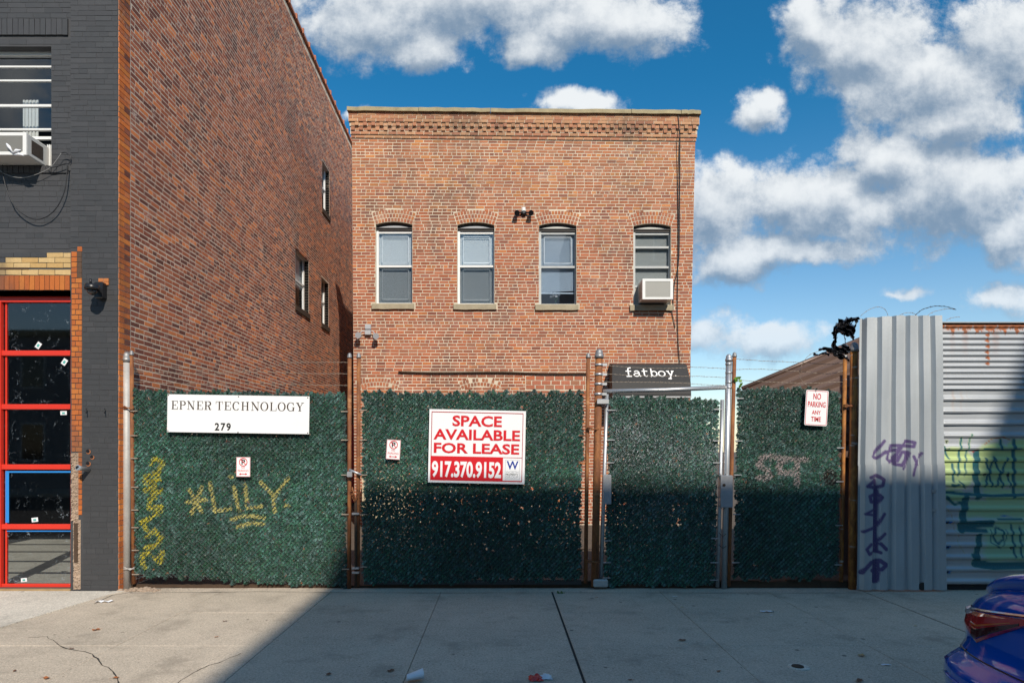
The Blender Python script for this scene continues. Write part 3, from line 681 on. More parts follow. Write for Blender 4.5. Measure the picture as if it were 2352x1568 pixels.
# pipe stub and drill holes low on the pier
M['holebrick'] = mat('drilled_brick', (.32, .12, .05), .9)
for px, py, r in ((203, 1037, .029), (212, 1050, .026), (203, 1065, .03)):
    g = MB(); p = P(px, py, Y1-.008); g.lathe(p, (0, -1, 0), [(0, r), (.001, r)], 16); g.build('drilled_hole', M['holebrick'], LB)
    g = MB(); g.lathe(p+Vector((-.006, -.0015, .006)), (0, -1, 0), [(0, r*.8), (.001, r*.8)], 16); g.build('drilled_hole', M['black'], LB)
p = P(203, 1078, Y1-.01); g = MB(); g.tube([p, p+Vector((-.02, -.12, .02)), p+Vector((-.03, -.16, .03))], [.028, .028, .034], 12); pst = g.build('pipe_stub', M['steel'], LB)
g = MB(); q_ = p+Vector((-.03, -.162, .03)); g.lathe(q_, (0, -1, 0), [(0, .022), (.001, .022)], 12); g.build('pipe_mouth', M['black'], pst)
g = MB()
for dx in (-.02, .05):
    p = P(210+dx*600, 940, Y1-.01); g.tube([p, p+Vector((.02, -.03, .01)), p+Vector((.03, -.05, -.05))], .006, 6)
g.build('cable_stub', M['cable'], LB)
lmp = lump('exposed_patch', X8(227.5), X8(230+21), Z8(655), Z8(640), Y1-.009, .006, M['rubble'], LB, 3, 3); 
for k in range(2):
    for j in range(2): boxo('exposed_brick', mat('exposed_brick', (.45, .16, .05), .9) if not k+j else bpy.data.materials['exposed_brick'], LB, X8(228+k*12), X8(239+k*12), Y1-.018, Y1-.005, Z8(655-j*8), Z8(648-j*8))

# ------------------------------------------------------------------ things fixed to the painted front
def acunit(x0, x1, yf, yb, z0, z1, label, grille_tone, side=-1, parent_name='air_conditioner'):
    t = empty(parent_name, ((x0+x1)/2, yb, z0), label, 'air conditioner', 'window air conditioners')
    g = MB(); g.box(x0, x1, yf+.02, yb, z0, z1, bev=.012); g.build('casing', M['acwhite'], t)
    g = MB(); b = .022*(z1-z0)/.3+.02
    for a0, a1, c0, c1 in ((x0, x1, z1-b, z1), (x0, x1, z0, z0+b*.9), (x0, x0+b*1.2, z0+b*.9, z1-b), (x1-b*1.2, x1, z0+b*.9, z1-b)): g.box(a0+.001, a1-.001, yf, yf+.019, c0, c1)
    fr = g.build('front_bezel', M['white'], t)
    g = MB(); g.box(x0+b, x1-b, yf+.022-.012, yf+.012, z0+b*.8, z1-b*.9); gr = g.build('condenser_grille', grille_tone, t)
    n = 16; g = MB()
    for k in range(n): z = z0+b+(z1-z0-2*b)*k/n; g.box(x0+b*1.1, x1-b*1.1, yf+.004, yf+.009, z, z+(z1-z0-2*b)/n*.45)
    props(g.build('grille_bar', M['acbar'], gr), kind='stuff')
    sx = x0-.001 if side < 0 else x1+.001; g = MB(); m_ = 13
    for k in range(m_): z = z0+.05+(z1-z0-.1)*k/m_; g.box(min(sx, sx+side*.002), max(sx, sx+side*.002), yf+.08, yb-.12, z, z+.008)
    props(g.build('side_louvre', M['soffit'], t), kind='stuff'); return t
M['acwhite'] = mat('ac_casing', (.60, .60, .58), .45, var=.1); M['acbar'] = mat('ac_bar', (.38, .37, .34), .5); M['acgrille'] = mat('ac_grille', (.13, .13, .12), .6)
acl = acunit(-6.32, -5.67, 7.81, Yw, 5.262, 5.53, 'white window air conditioner with torn film on its grille in the painted front', M['acgrille'], side=1)
g = MB()
for a, b_ in (((15, 330), (30, 352)), ((30, 352), (48, 345)), ((33, 356), (55, 358))): 
    p0 = P(*a, 7.80); p1 = P(*b_, 7.80); g.tube([p0, (p0+p1)/2+Vector((0, -.01, .01)), p1], [.008, .02, .006], 5)
g.build('torn_film', M['paper'], acl)
def cable(name, pts, r, m, label=None, cat=None, parent=None, n=6, sub=6):
    pts = [Vector(p) for p in pts]; out = []
    for i in range(len(pts)-1):
        p0, p1, p2, p3 = pts[max(i-1, 0)], pts[i], pts[i+1], pts[min(i+2, len(pts)-1)]
        for k in range(sub):
            t = k/sub; out.append(.5*((2*p1)+(p2-p0)*t+(2*p0-5*p1+4*p2-p3)*t*t+(3*p1-p0-3*p2+p3)*t**3))
    out.append(pts[-1]); g = MB(); g.tube(out, r, n); o = g.build(name, m, parent)
    return props(o, label, cat)
q5 = lambda x, y, Y=Y1-.03: P(x/5.2267/1.0884, (320+y/5.2267)/1.0884, Y)
cable('hanging_cable', [q5(*p) for p in ((30, 480), (45, 640), (95, 820), (190, 1020), (340, 1150), (490, 1195), (640, 1140), (760, 1010), (840, 830), (870, 640), (880, 470))], .0065, M['cable'], 'black cable sagging in a deep loop on the charcoal wall', 'cable')
cable('loose_wire', [q5(*p) for p in ((-60, 500), (60, 600), (250, 650), (440, 620), (640, 530), (740, 420), (800, 330))], .0045, M['cablegrey'], 'thin grey wire crossing under the air conditioner of the painted front', 'wire')
cable('coiled_cable', [q5(*p) for p in ((800, 328), (860, 322), (920, 380), (905, 460), (850, 468), (760, 500), (660, 515), (610, 485))], .006, M['cable'], 'short black cable end curling on the brick beside the upper window', 'cable')
sc_ = empty('security_camera', P(228, 665, Y1), 'black dome security camera on a wall bracket beside the garage opening', 'security camera')
b0 = P(236, 668, Y1)
boxo('wall_bracket', M['black'], sc_, b0.x-.05, b0.x+.055, Y1-.09, Y1-.006, b0.z-.11, b0.z+.09, bev=.012)
g = MB(); c0 = P(212, 663, Y1-.22); g.tube([b0+Vector((-.02, -.08, .0)), b0+Vector((-.06, -.16, .01)), c0+Vector((0, 0, .03))], .03, 10); g.build('arm', M['black'], sc_)
g = MB(); g.lathe(c0+Vector((0, 0, .06)), (-.05, 0, -1), [(0, .03), (.01, .075), (.05, .085), (.075, .08)], 18); hd = g.build('housing', M['black'], sc_)
g = MB(); g.lathe(c0+Vector((0, 0, -.015)), (0, 0, -1), [(0, .06), (.03, .055), (.05, .035), (.06, .01)], 16); g.build('dome', mat('smoked_dome', (.015, .015, .018), .08, spec=.8), sc_)
g = MB(); g.lathe(c0+Vector((-.02, 0, .06)), (0, 0, 1), [(0, .014), (.06, .012)], 8); g.build('antenna', M['black'], sc_)

# ------------------------------------------------------------------ the two storey brick building
Y2 = 15.0
X2 = lambda px: (px-1150)/100
Z2 = lambda py: EYE+(1030-py)/100
Lx = lambda z: -3.38-.007*(z-3.05); Rx = lambda z: 4.35+.021*(z-3.05)
tilt = lambda u, z: (u, z-.0102*(u+3.4)*(z-1.75)/7.7)
FB = empty('shop_building', (0, Y2, 0), 'two storey red brick building with four arched windows and a corbelled cornice', 'building')
WN = [(X2(863), X2(947), 'a'), (X2(1050.5), X2(1135.5), 'b'), (X2(1238), X2(1323.8), 'c'), (X2(1455), X2(1541), 'd')]
ZS, ZSP, ZCR = Z2(697), Z2(515), Z2(508.5)
us = sorted({-3.36, 4.36, *[a for w in WN for a in w[:2]]}); zs = [-.05, ZS, ZCR, 8.88]
g = MB(); wall_plane(g, (0, Y2, 0), (1, 0, 0), (0, -1, 0), us, zs, lambda u, z: ZS < z < ZCR and any(w[0] < u < w[1] for w in WN), .22, tilt)
for s_ in (0, 1):                                                     # leaning edges outside the straight field
    e = (lambda z: Lx(z)+.004) if not s_ else (lambda z: Rx(z)-.004); u = us[0] if not s_ else us[-1]
    for a, b in zip(range(0, 9), range(1, 10)):
        b = min(b, 8.88); A = [(e(a), a), (u, a), (u, b), (e(b), b)] if not s_ else [(u, a), (e(a), a), (e(b), b), (u, b)]
        g.q(*[(tilt(x, z)[0], Y2, tilt(x, z)[1]) for x, z in A])
rise = ZCR-ZSP
for w in WN:                                                          # arch soffit and spandrel fill
    h = (w[1]-w[0])/2; cx = (w[0]+w[1])/2; Rr = (h*h+rise*rise)/(2*rise); zc = ZCR-Rr; N_ = 10
    ap = [(cx-h+2*h*i/N_, zc+math.sqrt(max(Rr*Rr-(-h+2*h*i/N_)**2, 0))) for i in range(N_+1)]
    T = lambda x, z, y: (x, y, tilt(x, z)[1])
    for a, b in zip(ap, ap[1:]):
        g.q(T(a[0], a[1], Y2-.001), T(b[0], b[1], Y2-.001), T(b[0], ZCR, Y2-.001), T(a[0], ZCR, Y2-.001)); g.q(T(a[0], a[1], Y2-.001), T(a[0], a[1], Y2+.22), T(b[0], b[1], Y2+.22), T(b[0], b[1], Y2-.001))
g.build('front_wall', M['mortar'], FB)
RED = [(0.420, 0.135, 0.065), (0.450, 0.144, 0.065), (0.370, 0.124, 0.065), (0.530, 0.184, 0.065), (0.410, 0.144, 0.078), (0.440, 0.130, 0.057), (0.320, 0.110, 0.069), (0.460, 0.170, 0.088)]
TAN = [(.47, .235, .13), (.42, .19, .105), (.49, .27, .15), (.38, .17, .10), (.45, .24, .13)]  # the cornice bricks' own buff and tan tones
bw = Wall((0, Y2, 0), (1, 0, 0), (0, -1, 0), .035, tilt)
CH = .072
ARCH = []
for w in WN: h = (w[1]-w[0])/2; ARCH.append(((w[0]+w[1])/2, h, ZCR-(h*h+rise*rise)/(2*rise), (h*h+rise*rise)/(2*rise), 3, ZSP))
zg = Z2(886)
for cx, h in ((X2(868), .44), (X2(1103), .42)): ARCH.append((cx, h, zg-(h*h+.08**2)/(.16), (h*h+.08**2)/.16, 2, zg-.08))
def holes(z):
    o = []
    if ZS-.135 < z < ZCR: o += [(w[0], w[1]) for w in WN]
    if ZS-.135 < z < ZS: o += [(w[0]-.08, w[1]+.07) for w in WN]
    for cx, h, zc, Rr, n, sp in ARCH:
        dz = z-zc; Ro = Rr+n*.094; th = math.asin(h/Rr)+.004
        if z > sp-.03 and dz < Ro:
            hw = min(math.sqrt(Ro*Ro-dz*dz), math.tan(th)*dz)
            if n == 2 and dz < Rr: hi_ = min(math.sqrt(Rr*Rr-dz*dz), hw); o += [(cx-hw, cx-hi_), (cx+hi_, cx+hw)]
            else: o.append((cx-hw, cx+hw))
    if Z2(893) < z < Z2(862): o.append((X2(1207), X2(1345)))
    return o
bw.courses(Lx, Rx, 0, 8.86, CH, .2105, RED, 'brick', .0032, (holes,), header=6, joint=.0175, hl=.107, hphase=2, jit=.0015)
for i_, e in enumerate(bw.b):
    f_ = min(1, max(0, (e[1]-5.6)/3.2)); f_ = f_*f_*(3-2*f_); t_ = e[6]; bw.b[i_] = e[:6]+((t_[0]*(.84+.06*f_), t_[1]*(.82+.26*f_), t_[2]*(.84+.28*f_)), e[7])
for cx, h, zc, Rr, n, sp in ARCH:
    th = math.asin(h/Rr)
    for ring in range(n):
        r0 = Rr+ring*.094; cnt = max(5, int(round(2*th*(r0+.045)/.072)))
        for k in range(cnt):
            a = -th+2*th*(k+.5)/cnt; rr = r0+.046
            if n == 2 and random.random() < .1: continue
            bw.add(cx+math.sin(a)*rr, zc+math.cos(a)*rr, 2*th*rr/cnt-.014, .078, .004, tuple(c_*m_ for c_, m_ in zip(random.choice(RED), (.88, .94, .96))), 'brick', a)
for j in range(3):                                                    # later infill of larger blocks
    x = X2(1207)+.005-(.08 if j % 2 else 0)
    while x < X2(1345):
        a = max(x, X2(1207)+.005); b = min(x+.215, X2(1345))
        if b-a > .04: bw.add((a+b)/2, Z2(893)+.05+j*.105, b-a-.018, .088, .008, tuple(c_*random.uniform(.9, 1.1) for c_ in (.40, .145, .08)), 'brick')
        x += .222
# corbelled cornice
g = MB()
def band(z0, z1, pr):
    for a, b in ((-3.43, .5), (.5, 4.50)):
        za, zb = tilt(a, z0)[1], tilt(b, z0)[1]; zc_, zd = tilt(a, z1)[1], tilt(b, z1)[1]; xa = Lx(z1)-pr*.5 if a < 0 else a; xb = Rx(z1)+pr*.5 if b > 1 else b
        g.q((xa, Y2-pr, za), (xb, Y2-pr, zb), (xb, Y2-pr, zd), (xa, Y2-pr, zc_)); g.q((xa, Y2-pr, za), (xa, Y2+.3, za), (xb, Y2+.3, zb), (xb, Y2-pr, zb))
        g.q((xa, Y2-pr, zc_), (xb, Y2-pr, zd), (xb, Y2+.3, zd), (xa, Y2+.3, zc_)); g.q((xa, Y2+.3, za), (xa, Y2-pr, za), (xa, Y2-pr, zc_), (xa, Y2+.3, zc_)); g.q((xb, Y2-pr, zb), (xb, Y2+.3, zb), (xb, Y2+.3, zd), (xb, Y2-pr, zd))
lev = [(8.872, 8.94, .02), (8.944, 9.018, .045), (9.02, 9.118, .045), (9.12, 9.21, .07), (9.212, 9.425, .10)]
for z0, z1, pr in lev: band(z0, z1, pr)
g.build('cornice_backing', M['mortar'], FB)
def crs(z, h, pr, L, tints, off, gap=.012):
    x = Lx(z)-pr*.5+off-L
    while x < Rx(z)+pr*.5:
        l = L*random.uniform(.97, 1.03); a = max(x, Lx(z)-pr*.5); b = min(x+l, Rx(z)+pr*.5)
        if b-a > .03: bw.add((a+b)/2, z+h/2, b-a-gap, h-.010, pr+.007, tuple(c_*g_ for g_ in [random.uniform(.85, 1.12)] for c_ in random.choice(tints)), 'brick')
        x += l
crs(8.872, .070, .02, .21, TAN, .1); crs(8.946, .072, .045, .21, TAN, .02)
for j, (z, off, hi, lo) in enumerate(((9.03, 0, .068, .049), (9.126, .094, .094, .074))):
    x = Lx(9)+off-.19
    while x < Rx(9):
        for k, pr in ((0, hi), (1, lo)):
            a = x+k*.094; b = a+.094
            if a > Lx(9)-.05 and b < Rx(9)+.06: bw.add((a+b)/2, z+.037, .082, .072 if k == 0 else .066, pr+.012 if k == 0 else pr+.004, tuple(c_*g_ for g_ in [random.uniform(.85, 1.12)] for c_ in random.choice(TAN)), 'brick')
        x += .188
for k in range(3): crs(9.213+k*.071, .071, .10, .21, TAN, .1*(k % 2))
def reg(px, py): return py < 905
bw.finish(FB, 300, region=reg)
# coping stones
for a, b in ((Lx(9.4)-.07, X2(963)), (X2(964), X2(1126)), (X2(1127), X2(1447)), (X2(1448), X2(1560)), (X2(1561), Rx(9.4)+.07)):
    ta, tb = tilt(a, 9.43)[1], tilt(b, 9.43)[1]; n = 8; g = MB(); rg = []
    for i in range(n+1):
        x = a+(b-a)*i/n; z = ta+(tb-ta)*i/n; j1 = random.uniform(-.006, .006); j2 = random.uniform(-.012, .008); e = .006 if 0 < i < n else .01
        rg += [(x, Y2-.165+j1, z+j2*.6), (x, Y2-.16+j1, z+.085+j2), (x, Y2-.13, z+.105+j2), (x, Y2+.3, z+.11), (x, Y2+.3, z)]
    g.hull(rg, 5); g.build('coping_stone', M['coping'], FB)
g = MB(); z = 9.3; g.q((Lx(z), Y2+.3, z), (Rx(z), Y2+.3, z), (Rx(z), 27, z-.2), (Lx(z), 27, z-.2)); g.q((Lx(0), Y2+.1, 0), (Lx(z), Y2+.1, z), (Lx(z), 27, z-.2), (Lx(0), 27, 0)); g.q((Rx(0), Y2+.02, 0), (Rx(0), 27, 0), (Rx(z), 27, z-.2), (Rx(z), Y2+.02, z)); g.q((Lx(0), 27, 0), (Rx(0), 27, 0), (Rx(z), 27, z-.2), (Lx(z), 27, z-.2))
g.build('rear_walls', M['mortar_old'], FB)
# window assemblies
def facade_window(x0, x1, kind):
    cx = (x0+x1)/2; T = tilt(cx, 6)[1]-6; z0, zt = ZS+T, Z2(528)+T; crown = ZCR+T
    fm = M['white'] if kind in 'ab' else M['framegrey']
    g = MB(); g.box(x0+.003, x0+.055, Y2+.07, Y2+.16, z0, zt); g.box(x1-.03, x1-.003, Y2+.10, Y2+.16, z0, zt); g.box(x0+.003, x1-.003, Y2+.09, Y2+.16, zt-.045, zt); g.box(x0+.003, x1-.003, Y2+.08, Y2+.16, z0, z0+.035)
    f = g.build('window', fm, FB)
    g = MB(); g.box(x0-.01, x1+.01, Y2+.085, Y2+.16, zt+.001, crown+.01); g.box(x0+.002, x1-.002, Y2+.06, Y2+.09, zt+.01, zt+.03); g.box(x0+.002, x1-.002, Y2+.04, Y2+.09, zt+.05, zt+.07); g.build('head_molding', M['darkwood'], f)
    g = MB(); n = 8
    for i in range(n):
        a = -1+2*i/n; b = -1+2*(i+1)/n; h = .36
        g.q((cx+a*h, Y2+.078, zt+.085), (cx+b*h, Y2+.078, zt+.085), (cx+b*h, Y2+.078, zt+.085+.04*(1-b*b)), (cx+a*h, Y2+.078, zt+.085+.04*(1-a*a)))
    g.build('arched_trim', M['grey'] if kind in 'ab' else M['slatwarm'], f)
    rails_ = {'a': [609.5], 'b': [609.5], 'c': [611], 'd': [565.5, 611.5, 656]}[kind]
    hs = [zt-.045]+[Z2(r) for r in rails_]+[z0+.035]
    for r in rails_: boxo('meeting_rail', fm, f, x0+.055, x1-.03, Y2+.085, Y2+.145, Z2(r)-.02, Z2(r)+.025)
    for i, (t, b) in enumerate(zip(hs, hs[1:])):
        if kind == 'd' and i == 3: continue
        yp = Y2+.11+.012*(i % 2); p = MB(); p.q((x0+.05, yp, b), (x1-.03, yp, b), (x1-.03, yp, t), (x0+.05, yp, t)); pn = p.build('pane', M['glass'], f)
        if kind in 'ab' or (kind == 'c' and i == 0):
            g = MB(); a0, a1, c0, c1 = x0+.12, x1-.10, b+.09, t-.055; w_ = .012
            for e in ((a0, a1, c1-w_, c1), (a0, a1, c0, c0+w_), (a0, a0+w_, c0, c1), (a1-w_, a1, c0, c1)): g.box(e[0], e[1], yp+.008, yp+.014, e[2], e[3])
            g.build('inner_frame', M['white'], pn)
        if kind in 'ab' and i == 1:
            p = MB(); p.q((x0+.056, Y2+.10, b+.002), (x1-.031, Y2+.10, b+.002), (x1-.031, Y2+.10, t-.026), (x0+.056, Y2+.10, t-.026)); p.build('dimming_sheet', M['dimmer'], f)  # added sheet that only darkens the lower pane
    zb = {'a': z0+.03, 'b': z0+.03, 'c': Z2(665), 'd': Z2(656)}[kind]; sag = .045 if kind == 'c' else 0
    g = MB(); z = zt-.06; sm = {'a': M['slat'], 'b': M['slat'], 'c': M['slatblue'], 'd': M['slatwarm']}[kind]
    while z > zb:
        lean = sag*(zt-z)/(zt-zb)
        g.q((x0+.05, Y2+.175, z-lean), (x1-.03, Y2+.175, z), (x1-.03, Y2+.19, z+.017), (x0+.05, Y2+.19, z+.017-lean)); z -= .0195
    g.box(x0+.05, x1-.03, Y2+.17, Y2+.195, zb-.03-sag*.6, zb-.015-sag*.4)
    props(g.build('venetian_blind', sm, f), kind='stuff')
    g = MB(); g.box(x0-.1, x1+.1, Y2+.62, Y2+.64, z0-.1, crown+.1); g.build('dark_interior', M['room'] if kind != 'c' else M['roomblue'], f)
    # sandstone sill, slightly uneven
    g = MB(); xa, xb = x0-.085, x1+.045 if kind != 'd' else x1+.03; n = 7; rg = []
    for i in range(n+1):
        x = xa+(xb-xa)*i/n; j1, j2 = random.uniform(-.008, .004), random.uniform(-.006, .006)
        rg += [(x, Y2-.055+j1, z0-.13+j2), (x, Y2-.06+j1, z0-.015), (x, Y2-.045, z0-.001), (x, Y2+.1, z0+.004), (x, Y2+.1, z0-.13)]
    g.hull(rg, 5); g.build('sill', M['sill'], f)
    return f
M['framegrey'] = mat('weathered_frame', (.42, .43, .42), .55, var=.2, vscale=9); M['slatblue'] = mat('blind_slat_blue', (.42, .50, .58), .55); M['roomblue'] = mat('blue_room', (.035, .06, .11), .8)
for w in WN: fwd = facade_window(*w)
g = MB()
xx0, xx1 = WN[3][0], WN[3][1]
g.box(xx0+.05, X2(1480), Y2+.10, Y2+.12, ZS, Z2(660)); g.build('filler_board', mat('plywood', (.40, .33, .26), .8, var=.3), fwd)
# flowers behind the third window
fl = empty('flower_vase', (X2(1279), Y2+.33, ZS), 'white flowers in a vase behind the glass of the third arched window', 'flowers')
g = MB(); g.lathe((X2(1279), Y2+.33, ZS), (0, 0, 1), [(0, .03), (.06, .045), (.13, .018), (.15, .022)], 10); g.build('vase', M['glass'], fl)
for k in range(11):
    g = MB(); c0 = Vector((X2(1279)+random.uniform(-.13, .13), Y2+.33+random.uniform(-.05, .03), ZS+.27+random.uniform(-.05, .05)))
    for j in range(6):
        a = j*math.pi/3; d = Vector((math.cos(a), -.3, math.sin(a)))*.03; e = Vector((-math.sin(a), 0, math.cos(a)))*.013
        g.q(c0, c0+d*.6+e, c0+d, c0+d*.6-e)
    g.build('blossom', M['paper'], fl)
g = MB()
for k in range(6): g.tube([(X2(1279), Y2+.33, ZS+.1), (X2(1279)+random.uniform(-.1, .1), Y2+.33, ZS+.26)], .003, 4)
g.build('stem', M['leafg'], fl)
acr = acunit(3.17, 3.855, Y2-.40, Y2+.12, EYE+(1030-687)*.00973, EYE+(1030-640)*.00973, "white window air conditioner jutting from the rightmost arched window", M["slatwarm"])
# security lights and small fittings on the brick front
def floodlight(px, py, label, s=1.0, wb=True, twin=(-16, 16)):
    t = empty('floodlight', P(px, py, Y2), label, 'light'); c0 = P(px, py, Y2)
    boxo('junction_box', M['white'], t, c0.x-.035, c0.x+.035, Y2-.07, Y2-.004, c0.z+.02, c0.z+.12, bev=.006)
    g = MB(); g.lathe(c0+Vector((0, -.01, 0)), (0, -1, 0), [(0, .07), (.05, .06), (.07, .03)], 12); g.build('base_plate', M['black'] if wb else M['grey'], t)
    for dx in twin:
        d = Vector((dx/100, -.10, -.01)); g = MB(); g.tube([c0+Vector((0, -.05, 0)), c0+d*.6, c0+d], .018, 8); g.tube([c0+d+Vector((0, .02, .03)), c0+d+Vector((0, -.03, -.01)), c0+d+Vector((0, -.09, -.05))], [.03, .05, .062], 12); g.build('lamp_head', M['black'] if wb else M['grey'], t)
    return t
floodlight(1203, 490, 'black twin floodlight high between the second and third arched windows')
t = empty('floodlight', P(847, 765, Y2), 'grey twin floodlight low at the left edge of the brick front', 'light')
c0 = P(847, 764, Y2)
boxo('junction_box', M['grey'], t, c0.x-.07, c0.x+.06, Y2-.08, Y2-.004, c0.z+.07, c0.z+.18, bev=.006); boxo('junction_box', M['grey'], t, c0.x-.07, c0.x+.06, Y2-.09, Y2-.004, c0.z-.06, c0.z+.05, bev=.006)
for dx, dz in ((-.21, -.07), (.19, -.09)):
    g = MB(); e = c0+Vector((dx, -.16, dz)); g.tube([c0+Vector((0, -.06, 0)), c0+Vector((dx*.6, -.1, .02)), e], .012, 6); g.tube([e+Vector((0, .03, .03)), e, e+Vector((.02, -.08, -.03))], [.03, .06, .07], 12); g.build('lamp_head', M['grey'], t)
for k, (pts, lb) in enumerate(((((1556, 258), (1560, 300), (1557, 420), (1558, 560), (1556, 700), (1558, 790), (1562, 840)), 'black cable hanging down the whole right end of the brick front'),
                           (((1563, 258), (1562, 330), (1561, 500), (1559, 600), (1548, 660), (1546, 712)), 'second black cable bending in to the rightmost window'))):
    cable('wall_cable', [P(a, b, Y2-.12 if b < 320 else Y2-.035) for a, b in pts], .009, M['cable'], lb, 'cable')
cable('wall_cable', [P(a, b, Y2-.03) for a, b in ((1543, 715), (1547, 735), (1551, 752))], .009, M['cable'], 'short cable tail under the sill of the rightmost window', 'cable')
cable('steel_angle', [P(a, b, Y2-.04) for a, b in ((915, 854), (1000, 856), (1150, 855), (1250, 858), (1348, 858))], .022, M['soffit'], 'dark rusty steel strip running across the brick above the hedge', 'pipe', n=4)
# awning
aw = empty('awning', P(1490, 900, Y2), 'black canvas door awning with white lettering on the brick front', 'awning')
a0, a1 = X2(1400), X2(1586); pr = [(0, Z2(838)), (-.25, Z2(846)), (-.62, Z2(880)+.02), (-.80, Z2(893)-.08), (-.80, Z2(903)-.16)]
prof = [(Y2-.03, Z2(836)), (Y2-.33, Z2(843)-.0), (Y2-.72, 3.10), (Y2-.76, 2.84), (Y2-.76, 2.79), (Y2-.03, 2.79)]
g = MB(); n = len(prof)
xl = [X2(1401), X2(1401)+.0, X2(1398)+.0, X2(1398), X2(1398), X2(1388)]; xr = [X2(1572), X2(1575), X2(1580), X2(1582), X2(1582), X2(1586)]
prof = [(Y2-.03, 3.70), (Y2-.40, 3.62), (Y2-.70, 3.22), (Y2-.74, 2.95), (Y2-.74, 2.86), (Y2-.03, 2.86)]
xl = [2.50, 2.50, 2.44, 2.44, 2.44, 2.44]; xr = [4.22, 4.16, 4.16, 4.16, 4.16, 4.22]
for i in range(n-1): g.q((xl[i], *prof[i]), (xl[i+1], *prof[i+1]), (xr[i+1], *prof[i+1]), (xr[i], *prof[i]))
g.q(*[(xl[i], *prof[i]) for i in range(n)]); g.q(*[(xr[i], *prof[i]) for i in reversed(range(n))]); g.build('canopy', M['fabric'], aw)
boxo('metal_edge', M['steel'], aw, 2.44, 4.16, Y2-.752, Y2-.738, 2.862, 2.895)
# lettering 'fatboy.' in typewriter strokes on the sloping face; local (x 0..., z 0 = baseline, 1 = x height)
W_ = .17
fat = {'f': ([[(.15, 0), (.85, 0)], [(.45, 0), (.45, 1.35)]+arc(.72, 1.3, .27, .25, 160, 60, 6), [(.1, .95), (.85, .95)]], 1.08),
       'a': ([arc(.45, .62, .32, .36, 150, 20, 6)+[(.78, .2), (.9, .03), (1.0, .03)], arc(.42, .28, .33, .27, 60, 360, 12), [(.5, .56), (.77, .56)]], 1.1),
       't': ([[(.05, .95), (.8, .95)], [(.35, 1.4), (.35, .3)]+arc(.58, .28, .23, .25, 180, 330, 6)], 1.02),
       'b': ([[(.08, 1.5), (.28, 1.5), (.28, 0)], arc(.62, .48, .36, .46, 0, 360, 18), [(.08, 0), (.28, 0)]], 1.12),
       'o': ([arc(.5, .48, .42, .46, 0, 360, 18)], 1.12),
       'y': ([[(.0, .95), (.38, .95)], [(.65, .95), (1.02, .95)], [(.2, .95), (.56, .1)], [(.84, .95), (.38, -.38)], [(.12, -.42), (.58, -.42)]], 1.08),
       '.': ([[(.08, .0), (.08, .16)]], .3)}
segs = []; x = 0
for ch in 'fatboy.':
    for s_ in fat[ch][0]: segs.append(([(x+a, b) for a, b in s_], W_))
    x += fat[ch][1]
sx = (1556-1436)/100*.955/x; ox = (1436-1150)/100*.9613; V = []
lt = strokes('lettering', segs, M['letter'], aw, 0)
co = np.empty(len(lt.data.vertices)*3, np.float32); lt.data.vertices.foreach_get('co', co); co = co.reshape(-1, 3)
sl = Vector((0, prof[2][0]-prof[1][0], prof[2][1]-prof[1][1])).normalized(); hz = .125
S0 = Vector((0, prof[2][0], prof[2][1]))
out = []
for cx_, cy_, cz_ in co:
    p = S0-sl*(.15+cz_*.165)+Vector((ox+cx_*sx, 0, 0))+Vector((0, sl.z, -sl.y)).normalized()*-(.004-cy_*1.0)*(1 if True else 0)
    out.append(p)
nrm = Vector((0, -abs(sl.z), abs(sl.y))).normalized()
for i, (cx_, cy_, cz_) in enumerate(co): out[i] = S0-sl*(.15+cz_*.165)+Vector((ox+cx_*sx, 0, 0))+nrm*(.004-cy_)
lt.data.vertices.foreach_set('co', np.array(out, np.float32).ravel()); lt.data.update()
# things glimpsed in the yard through the hedge and the gate gaps
rd = empty('side_door', (-3.6, 20, 0), 'red boarded door in the alley seen in the gap between the gate leaves', 'door')
for k in range(6): boxo('plank', M['redd'] if 'redd' in M else M.setdefault('redd', mat('faded_red', (.42, .05, .05), .7)), rd, -4.7+k*.2, -4.505+k*.2, 20.0, 20.05, .1, 2.5)
g = MB()
for k in range(5): g.box(-3.05, -2.1, Y2-.62, Y2-.5, .2+k*.2, .37+k*.2)
g.box(-3.05, -2.1, Y2-.5, Y2-.4, .1, 1.2); props(g.build('pale_crate', mat('pale_boards', (.55, .45, .30), .8, var=.3)), 'pale timber crate against the brick front glimpsed through the hedge', 'crate')
dr = empty('entrance_door', (3.4, Y2, 0), 'dark entrance door under the black awning behind the small gate', 'door')
boxo('door_leaf', M['darkwood'], dr, 2.9, 3.9, Y2-.06, Y2-.012, .05, 2.5); boxo('door_pane', M['glass'], dr, 3.1, 3.7, Y2-.075, Y2-.063, 1.0, 2.2)

# ------------------------------------------------------------------ hedge covered chain link gates
YF = 8.2
PXM = 1500/YF
GRN = np.array([(.045, .155, .10), (.062, .19, .135), (.034, .12, .088), (.085, .22, .18), (.052, .17, .10), (.13, .25, .225)])
def seg_dist(X, Z, lines):
    """distance to polylines, all in picture-like units"""
    d = np.full(X.shape, 1e9)
    for pts in lines:
        for (ax, az), (bx, bz) in zip(pts, pts[1:]):
            vx, vz = bx-ax, bz-az; L = vx*vx+vz*vz or 1e-9
            t = np.clip(((X-ax)*vx+(Z-az)*vz)/L, 0, 1); d = np.minimum(d, np.hypot(X-ax-t*vx, Z-az-t*vz))
    return d
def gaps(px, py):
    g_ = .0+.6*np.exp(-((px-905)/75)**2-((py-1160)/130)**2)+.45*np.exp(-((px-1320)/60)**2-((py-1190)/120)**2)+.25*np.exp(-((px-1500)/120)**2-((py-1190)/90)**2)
    return np.clip(g_, 0, 1)
